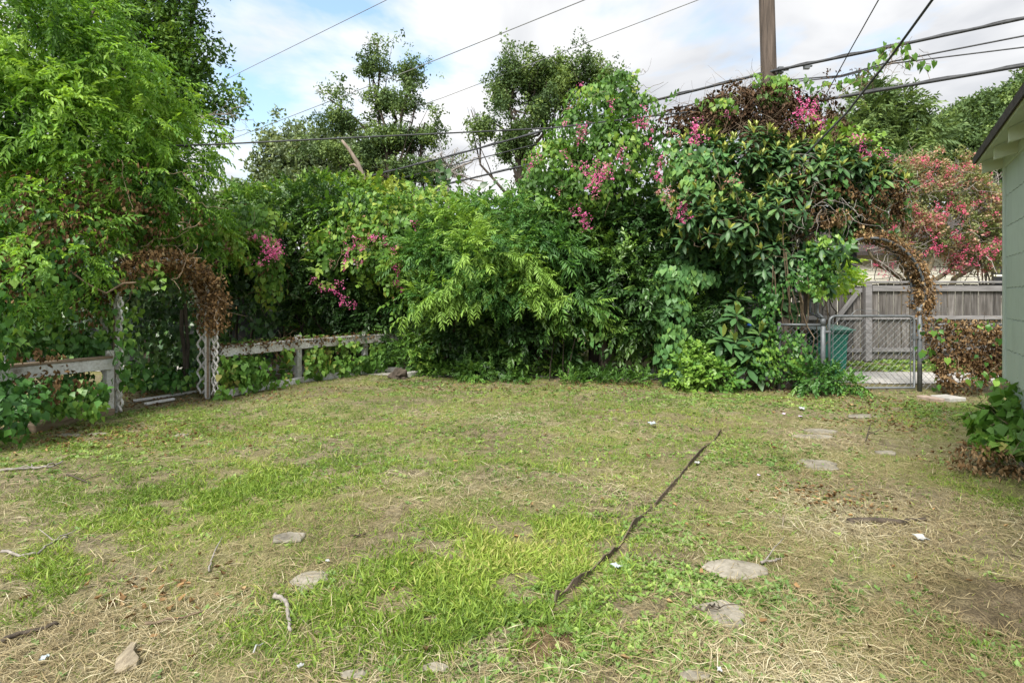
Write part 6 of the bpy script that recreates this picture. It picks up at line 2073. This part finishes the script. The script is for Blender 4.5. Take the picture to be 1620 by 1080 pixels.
# stepping stones and flat things first, so that the grass keeps off them
def flagstone(px, py, rx, ry, label, seed, mat='stone', th=0.02, rot=0.0):
    c = gp(px, py)
    th *= 0.5
    rg = rgn(seed)
    n = 11
    ang = np.sort(rg.random(n) * 0.35 + np.arange(n)) / n * 2 * math.pi
    rad = 0.76 + 0.42 * rg.random(n)
    P = np.stack([np.cos(ang) * rad * rx, np.sin(ang) * rad * ry], 1) @ np.array([[math.cos(rot), math.sin(rot)], [-math.sin(rot), math.cos(rot)]])
    z0 = float(gh(c[0], c[1]))
    bm = bmesh.new()
    vs_ = [bm.verts.new((x, y, 0)) for x, y in P]
    fc = bm.faces.new(vs_)
    r = bmesh.ops.extrude_face_region(bm, geom=[fc])
    for g in r['geom']:
        if isinstance(g, bmesh.types.BMVert):
            g.co.z += th
            g.co.x *= 0.96
            g.co.y *= 0.96
    bmesh.ops.recalc_face_normals(bm, faces=bm.faces)
    bmesh.ops.bevel(bm, geom=[e for e in bm.edges if e.calc_length() > 0 and abs(e.verts[0].co.z - e.verts[1].co.z) < 1e-5 and e.verts[0].co.z > th * 0.9], offset=0.006, segments=1, affect='EDGES')
    bmesh.ops.triangulate(bm, faces=bm.faces)
    me = bpy.data.meshes.new("stepping_stone")
    bm.to_mesh(me)
    bm.free()
    me.materials.append(M[mat])
    STONES.append((c[0], c[1], 0.68 * min(rx, ry) + 0.08 * max(rx, ry)))
    if rx > 1.5 * ry:
        for k in (-0.55, 0.55):
            STONES.append((c[0] + k * rx * math.cos(rot), c[1] + k * rx * math.sin(rot), 0.75 * ry))
    return link("stepping_stone", me, None, Matrix.Translation((c[0], c[1], z0 + 0.002)), label, "stepping stone", "stepping stones in the lawn")


flagstone(455, 853, 0.10, 0.085, "small pale grey stone at the left middle of the lawn", 200, th=0.03)
flagstone(488, 916, 0.10, 0.12, "half buried grey brown stone just below the small pale stone", 201, th=0.015, rot=0.5)
flagstone(1170, 903, 0.175, 0.115, "large tan flagstone right of the dark weed patch", 202, th=0.022)
flagstone(1142, 972, 0.125, 0.115, "tan flagstone littered with straw, nearest of the right row", 203, th=0.02)
flagstone(1297, 682, 0.19, 0.11, "whitish flat stone, upper one of the close pair at the right", 204, th=0.03)
flagstone(1285, 694, 0.21, 0.10, "whitish flat stone, lower one of the close pair at the right", 205, th=0.03)
flagstone(1292, 738, 0.2, 0.16, "dull stone half lost in straw between the pair and the dead weeds", 206, th=0.014)
flagstone(1363, 657, 0.2, 0.12, "farthest grey stepping stone near the gate", 207, th=0.025)
flagstone(1402, 719, 0.10, 0.06, "small whitish stone chip in front of the thin dead weed", 208, th=0.04)
flagstone(690, 1068, 0.05, 0.03, "grey stone sliver at the bottom edge right of the crabgrass", 209, th=0.02)
flagstone(560, 1076, 0.05, 0.03, "brown stone at the bottom edge left of the crabgrass", 210, th=0.02)
flagstone(1100, 1078, 0.06, 0.03, "pale stone cut by the bottom edge of the picture", 211, th=0.02)
flagstone(110, 690, 0.14, 0.07, "crumbled whitish stone before the left timber", 212, th=0.02)
flagstone(155, 688, 0.10, 0.06, "second crumbled whitish stone before the left timber", 213, th=0.02)
flagstone(288, 686, 0.08, 0.05, "little pale stone in the grass before the arbor", 214, th=0.025)
for k, (px, py, w, d, lab) in enumerate(((1472, 633, 0.15, 0.32, "narrow tan paver beside the gate step"), (1500, 632, 0.30, 0.30, "broad grey concrete paver of the gate step"))):
    c = gp(px, py)
    o = board("paver", None, M['brick' if k == 0 else 'concrete'], (c[0], c[1], 0.02), (w, d, 0.06), rot=rotz(0.25), bev=0.008, label=lab, cat="paver", group="pavers by the gate")
    STONES.append((c[0], c[1], 0.2))
STONES.append((*gp(1580, 955)[:2], 0.24))
STONES.append((*gp(1530, 965)[:2], 0.12))
STONES.append((*gp(865, 1022)[:2], 0.12))

# metal edging strip
ed = [gp(*p) for p in ((1140, 684), (1125, 702), (1092, 738), (1060, 772), (1020, 815), (985, 850), (955, 890), (920, 925), (895, 948), (882, 965))]
edm = MB()
V, T = [], []
rg = rgn(220)
ep = np.concatenate([np.linspace(a_, b2_, 6)[:-1] for a_, b2_ in zip(ed[:-1], ed[1:])] + [ed[-1:]])
for i, p in enumerate(ep):
    hh = 0.034 + 0.014 * math.sin(i * 0.9) + 0.006 * rg.normal()
    wob = 0.010 * math.sin(i * 0.55)
    lean = 0.010 * math.sin(i * 0.23 + 1)
    z0 = float(gh(p[0], p[1]))
    for dx, z in ((-0.004, -0.02), (0.004, -0.02), (0.004 + lean, hh), (-0.004 + lean, hh)):
        V.append((p[0] + dx + wob, p[1], z0 + z))
for i in range(len(ep) - 1):
    q = 4 * i
    for k in range(4):
        a_, b2_ = q + k, q + (k + 1) % 4
        T += [(a_, b2_, b2_ + 4), (a_, b2_ + 4, a_ + 4)]
T += [(0, 2, 1), (0, 3, 2), (len(V) - 4, len(V) - 3, len(V) - 2), (len(V) - 4, len(V) - 2, len(V) - 1)]
edm.add(np.array(V), T)
tag(edm.build("lawn_edging", M['rust'], None, tuple(ed[4])), "dark rusty metal edging strip running diagonally through the lawn", "edging")

for p_ in ep:
    STONES.append((p_[0] + 0.02, p_[1] - 0.03, 0.035))

# sticks, root, log and litter
def stick(pts, rad, label, mat='twig', name="fallen_stick", cat="stick", z=0.015, n=6, forks=0, group="fallen sticks on the lawn"):
    P = np.array([gp(*p) for p in pts])
    P = np.concatenate([np.linspace(a_, b2_, 5)[:-1] for a_, b2_ in zip(P[:-1], P[1:])] + [P[-1:]])
    rg = rgn(int(pts[0][0] * 7 + pts[0][1]))
    P[:, 2] = gh(P[:, 0], P[:, 1]) + z + 0.006 * np.abs(rg.normal(size=len(P)))
    P[:, :2] += rg.normal(size=(len(P), 2)) * rad * 0.5
    b = MB()
    b.tube(P, np.linspace(rad, rad * 0.55, len(P)), n)
    for _ in range(forks):
        i = int(rg.integers(1, len(P) - 1))
        q = P[i] + np.array([rg.normal() * 0.15, rg.normal() * 0.12, 0.02 + 0.04 * rg.random()])
        b.tube(wander(P[i], q, 5, 0.01, int(rg.integers(1e6))), np.linspace(rad * 0.6, rad * 0.25, 5), 4)
    return tag(b.build(name, M[mat], None, tuple(P[0]), smooth=True), label, cat, group)


stick([(435, 942), (452, 953), (460, 972), (460, 1003)], 0.013, "curved grey root crossing the dry ground near the bottom left", 'greytwig', "exposed_root", "root", group=None)
stick([(0, 750), (40, 746), (80, 744), (100, 737)], 0.012, "long grey branch lying at the left edge", 'greytwig', forks=3)
stick([(5, 878), (30, 884), (62, 880), (85, 862), (105, 857)], 0.009, "bent thin branch in the grass at the left edge", 'greytwig', forks=2)
stick([(0, 1012), (40, 1000), (95, 985)], 0.012, "dark straight stick at the lower left corner", 'bark')
stick([(105, 755), (142, 767)], 0.008, "short dark twig right of the long grey branch", 'bark', forks=2)
stick([(228, 985), (275, 975), (330, 960)], 0.007, "thin dry twig in the straw at the bottom left", 'twig')
stick([(330, 900), (335, 880), (352, 850)], 0.006, "slender pale twig standing in the green patch at left", 'greytwig')
stick([(1205, 895), (1222, 890), (1236, 886)], 0.008, "short forked grey stick on the edge of the large flagstone", 'greytwig', forks=1)
stick([(1095, 968), (1115, 975), (1130, 962)], 0.006, "thin dark curved twig on the nearest flagstone", 'bark', forks=2)
stick([(555, 852), (580, 848)], 0.006, "short twig right of the small pale stone", 'bark', forks=1)
stick([(1335, 826), (1390, 828), (1432, 830), (1462, 826)], 0.024, "half buried rotten log in the straw at the right", 'bark', "rotten_log", "log", z=0.01, n=8, group=None)
stick([(1240, 818), (1238, 832)], 0.006, "small upright pale chip right of the lawn edging", 'chipwood')
stick([(400, 1037), (420, 1018)], 0.004, "thin red and white drinking straw in the dry grass", 'paper', "drinking_straw", "drinking straw", group=None, z=0.02)
stick([(1370, 700), (1374, 682), (1378, 668)], 0.006, "spindly dead weed stalk near the gate path", 'bark', "weed_stalk", "weed", forks=4, group=None)

wc = gp(208, 1040)
b = MB()
out = np.array([(-0.085, 0.115), (-0.05, 0.105), (-0.005, 0.02), (0.07, -0.035), (0.085, -0.075), (0.045, -0.10), (-0.01, -0.115), (-0.045, -0.06), (-0.06, 0.02)])
hi = np.array([0.018, 0.022, 0.035, 0.03, 0.02, 0.028, 0.016, 0.04, 0.03])
n_ = len(out)
out = out * np.array([0.75, 0.85])
hi = hi * 0.7
V = np.concatenate([np.c_[out, np.zeros(n_)], np.c_[out * 0.93, hi], [[0.0, -0.03, 0.03]]]) + wc
T = []
for k in range(n_):
    q = (k + 1) % n_
    T += [(q, k, n_ + k), (q, n_ + k, n_ + q), (n_ + q, n_ + k, 2 * n_)]
tag(b.add(V, T).build("wood_chunk", M['chipwood'], None, tuple(wc)), "split pale wood chunk lying in straw at the bottom left", "wood chunk")
MAT_STONE = None


def litter(px, py, sx_, sy_, mat, label, seed, z=0.025):
    sx_, sy_ = sx_ * 0.8, sy_ * 0.8
    c = gp(px, py)
    rg = rgn(seed)
    bm = bmesh.new()
    bmesh.ops.create_grid(bm, x_segments=5, y_segments=4, size=0.5)
    for v in bm.verts:
        k = 1 + 0.25 * math.sin(7 * v.co.y + seed)
        v.co = Vector((v.co.x * sx_ * k, v.co.y * sy_ * (1 + 0.2 * math.sin(5 * v.co.x + seed)), z + 0.25 * sy_ * rg.random() + 0.1 * sx_ * math.sin(9 * v.co.x + seed)))
    r = bmesh.ops.extrude_face_region(bm, geom=list(bm.faces))
    for g in r['geom']:
        if isinstance(g, bmesh.types.BMVert):
            g.co.z += 0.003
    bmesh.ops.recalc_face_normals(bm, faces=bm.faces)
    me = bpy.data.meshes.new("litter_scrap")
    bm.to_mesh(me)
    bm.free()
    me.materials.append(M[mat])
    return link("litter_scrap", me, None, Matrix.Translation((c[0], c[1], float(gh(c[0], c[1])))) @ Matrix.Rotation(rg.random() * 3, 4, 'Z'), label, "litter", "scraps of litter")


litter(1457, 862, 0.10, 0.06, 'paper', "white paper scrap lying on straw below the rotten log", 301)
litter(1032, 677, 0.11, 0.10, 'bluepaper', "pale bluish scrap in the lawn above the edging strip", 302, 0.05)
litter(1103, 736, 0.07, 0.05, 'paper', "small white scrap touching the right side of the edging strip", 303)
litter(1268, 647, 0.12, 0.07, 'paper', "white scrap on the ground left of the gate", 304)
litter(1282, 621, 0.12, 0.09, 'bluepaper', "pale scrap in the weeds under the cart", 305)
litter(1240, 656, 0.05, 0.04, 'lilac', "lilac petal scrap at the left end of the gate path", 306)
litter(1266, 659, 0.05, 0.04, 'lilac', "second lilac petal scrap by the gate path", 307)
litter(1200, 717 + 38, 0.03, 0.03, 'lilac', "tiny violet scrap near the dull stone", 308)
litter(70, 1044, 0.05, 0.025, 'bluepaper', "pale bottle cap in the straw at the lower left", 309)
litter(518, 893, 0.03, 0.02, 'paper', "tiny white scrap beside the half buried stone", 310)
litter(475, 1066, 0.02, 0.03, 'paper', "tiny white scrap at the bottom edge", 311)
litter(1138, 1076, 0.025, 0.02, 'paper', "tiny white chip beside the bottom stone", 312)
litter(975, 902, 0.06, 0.04, 'bluepaper', "pale dry leaf scrap by the lower edging strip", 313)
# bright scraps caught in the hedge behind the sapling
for px, py, Y, s, mat, lab in ((1186, 513, 9.75, 0.03, 'blue', "upper small blue scrap among the loquat sapling leaves"), (1185, 555, 9.6, 0.05, 'blue', "larger blue scrap among the loquat sapling leaves"), (1221, 508, 9.75, 0.025, 'blue', "tiny blue scrap beside the loquat trunk"), (1219, 553, 9.5, 0.055, 'red', "red plastic scrap caught beside the loquat trunk"), (1168, 579, 9.5, 0.06, 'orange', "orange terracotta shard low behind the sapling")):
    o = lump("hedge_scrap", (0, 0), (s, s * 0.6, s * 1.1), mat, lab, "scrap", int(px), 0.3, n=2, group="scraps caught in the hedge")
    o.location = Vector(at(px, py, Y))


# --- grass blades
def blade_tmpl(w, bend, seg=2):
    V, T = [], []
    for i in range(seg):
        t = i / seg
        ww = w * (1 - 0.55 * t)
        V += [(-ww, bend * t * t, t * (1 - 0.25 * bend * t)), (ww, bend * t * t, t * (1 - 0.25 * bend * t))]
    V.append((0, bend, 1 - 0.35 * bend))
    for i in range(seg - 1):
        q = 2 * i
        T += [(q, q + 1, q + 3), (q, q + 3, q + 2)]
    q = 2 * (seg - 1)
    T.append((q, q + 1, len(V) - 1))
    V = np.array(V)
    # axis +Y is the blade's length: swap so that growth is along Y, bend along Z
    V = V[:, [0, 2, 1]]
    return V, np.array(T), np.linspace(-0.5, 0.8, len(V))


TP['blade'] = [blade_tmpl(0.035, b) for b in (0.15, 0.4, 0.7, 1.0)]
TP['wideblade'] = [blade_tmpl(0.075, b, 3) for b in (0.3, 0.6, 0.9, 1.2)]
TP['straw'] = [(np.array([(-0.012, 0, 0), (0.0, 0.5, 0.05 * k), (0.024, 0.5, 0.05 * k), (0.03 * k, 1, -0.03 * k)]), np.array([(0, 2, 1), (1, 2, 3)]), np.zeros(4)) for k in (-2, -1, 1, 2)]


def rosette(n, rg, w=0.32):
    parts = []
    for i in range(n):
        a_ = i * 2.4
        d = np.array([math.cos(a_), math.sin(a_), 0.45 + 0.5 * rg.random()])
        lf = T_diamond(w, 0.2, 0.2)
        M3 = rframe(d, UP)
        parts.append(((lf[0] * (0.5 + 0.4 * rg.random())) @ M3.T + d * 0.35 * rg.random(), lf[1], rg.normal() * 0.5))
    v, t, j = T_join(parts)
    return v[:, [0, 2, 1]] * np.array([1, 1, -1]), t, j


TP['rosette'] = [rosette(6, tr, 0.36) for _ in range(5)]


def spread_blades(name, kind, n, fn, mat, size, seed, lean=0.45, tint=(0.5, 0.3), y0=1.9, y1=11.4, power=1.15, tnoise=0.25, flat=False, zoff=0.0, far=0.0, hf=None):
    rg = rgn(seed)
    x, y = scatter(n, fn, rg, y0, y1, power)
    p = np.stack([x, y, gh(x, y) - 0.004 + zoff * rg.random(n)], 1)
    if flat:
        th = rg.random(n) * 6.283
        d = np.stack([np.cos(th), np.sin(th), 0.10 * rg.normal(size=n) + 0.06], 1)
        nm = np.tile(UP, (n, 1)) + rg.normal(size=(n, 3)) * 0.3
    else:
        d = np.tile(UP, (n, 1)) + rg.normal(size=(n, 3)) * np.array([lean, lean, 0.1])
        nm = rg.normal(size=(n, 3)) * np.array([1, 1, 0.2])
    s = size * ((0.3 + 1.3 * rg.random(n) ** 2) if flat else (0.5 + 0.9 * rg.random(n))) * (1 + far * (y - 2) / 9)
    if hf is not None:
        s = s * hf(x, y)
    t = tint[0] + tint[1] * 0.55 * rg.normal(size=n) + tnoise * vnoise(np.stack([x, y], 1), 0.5, seed)
    f = Foliage()
    f.add(kind, p, d, nm, s, t, jit=0.12, rg=rg)
    me = raw_mesh(name, np.concatenate(f.V), np.concatenate(f.T), M[mat], False, np.clip(np.concatenate(f.J), 0, 1))
    return link(name, me, None, kind="stuff")


def n2(x, y, f_, s_):
    return vnoise(np.stack([x, y], 1), f_, s_)


def clumpy(x, y):
    return np.clip(0.62 + 0.6 * n2(x, y, 1.3, 81) + 0.45 * n2(x, y, 3.2, 82), 0.04, 1.4)


leftside = lambda x, y: 1 / (1 + np.exp((x - (0.25 + 0.62 * (y - 2.7))) * 5))
g_fn = lambda x, y: np.clip((0.20 + 0.42 * leftside(x, y) * np.clip((y - 2.6) / 1.5, 0, 1) + field(GREEN, x, y) * 0.62) * clumpy(x, y) * inyard(x, y), 0, 1)
wide_fn = lambda x, y: np.clip(field(GREEN, x, y) ** 1.7 * 0.5 * clumpy(x, y) * inyard(x, y), 0, 1)
straw_fn = lambda x, y: np.clip((0.32 - 0.10 * leftside(x, y) + field(DRY, x, y) * 0.6 - 0.12 * field(GREEN, x, y)) * (0.8 + 0.4 * n2(x, y, 1.1, 83)) * inyard(x, y), 0.0, 1)
weed_fn = lambda x, y: np.clip((0.012 + field(WEED, x, y) * 0.5) * (0.75 + 0.7 * n2(x, y, 2.2, 84)) * inyard(x, y), 0, 1)
hgt = lambda x, y: 0.75 + 0.35 * np.clip(field(GREEN, x, y), 0, 1.4)
spread_blades("grass", 'blade', 138000, g_fn, 'grass', 0.046, 400, lean=0.85, tint=(0.42, 0.42), far=0.5, hf=hgt)
spread_blades("crabgrass", 'wideblade', 26000, wide_fn, 'grass', 0.046, 401, lean=1.0, tint=(0.5, 0.4), far=0.1, hf=hgt, y1=8.5)
spread_blades("dry_grass", 'blade', 28000, straw_fn, 'straw', 0.042, 402, lean=0.8, tint=(0.4, 0.35), far=0.3)
spread_blades("straw", 'straw', 115000, straw_fn, 'straw', 0.10, 403, flat=True, tint=(0.5, 0.4), zoff=0.022, far=0.2)
spread_blades("ground_weeds", 'rosette', 15000, weed_fn, 'weed', 0.027, 404, lean=0.35, tint=(0.4, 0.35), far=0.2)
# leaf litter under the hedge, along the fence and by the gate
LIT = [blob(200, 690, 1.0, 0.5, 1.0), blob(90, 690, 0.6, 0.4, 1.0), blob(260, 630, 0.8, 0.8, 1.2), blob(420, 625, 1.0, 0.5, 0.7), blob(1380, 640, 0.8, 0.6, 1.0), blob(1270, 615, 0.7, 0.6, 1.3), blob(1420, 670, 0.6, 0.5, 0.7), blob(900, 612, 3.2, 0.6, 0.8), blob(1280, 780, 0.25, 0.3, 0.9), blob(1330, 790, 0.3, 0.2, 0.8), blob(1560, 730, 0.5, 0.3, 0.9), blob(230, 930, 0.3, 0.2, 0.5)]
lit_fn = lambda x, y: np.clip(0.006 + field(LIT, x, y) * 0.6, 0, 1)
rg = rgn(405)
x, y = scatter(4200, lit_fn, rg, 2.0, 11.6)
f = Foliage()
th = rg.random(len(x)) * 6.283
f.add('dead', np.stack([x, y, gh(x, y) + 0.012 + 0.012 * rg.random(len(x))], 1), np.stack([np.cos(th), np.sin(th), 0.15 * rg.normal(size=len(x))], 1), UP + rg.normal(size=(len(x), 3)) * 0.35, 0.018 + 0.03 * rg.random(len(x)), 0.4 + 0.3 * rg.normal(size=len(x)), rg=rg)
link("leaf_litter", raw_mesh("leaf_litter", np.concatenate(f.V), np.concatenate(f.T), M['deadtan'], False, np.clip(np.concatenate(f.J), 0, 1)), None, kind="stuff")
# weeds in the alley and beyond
rg = rgn(406)
x = 4 + 12 * rg.random(5000)
y = 11.3 + 2.3 * rg.random(5000) ** 0.7
f = Foliage()
k = (rg.random(5000) < np.clip(0.5 + 0.6 * n2(x, y, 0.6, 88), 0, 1))
x, y = x[k], y[k]
f.add('rosette', np.stack([x, y, 0 * x], 1), UP + rg.normal(size=(len(x), 3)) * 0.2, rg.normal(size=(len(x), 3)), 0.09, 0.6 + 0.2 * rg.normal(size=len(x)), rg=rg)
link("alley_weeds", raw_mesh("alley_weeds", np.concatenate(f.V), np.concatenate(f.T), M['weed'], False, np.clip(np.concatenate(f.J), 0, 1)), None, kind="stuff")

print("TRIS", sum(len(o.data.polygons) for o in scene.objects if o.type == 'MESH'), "OBJ", len(scene.objects))
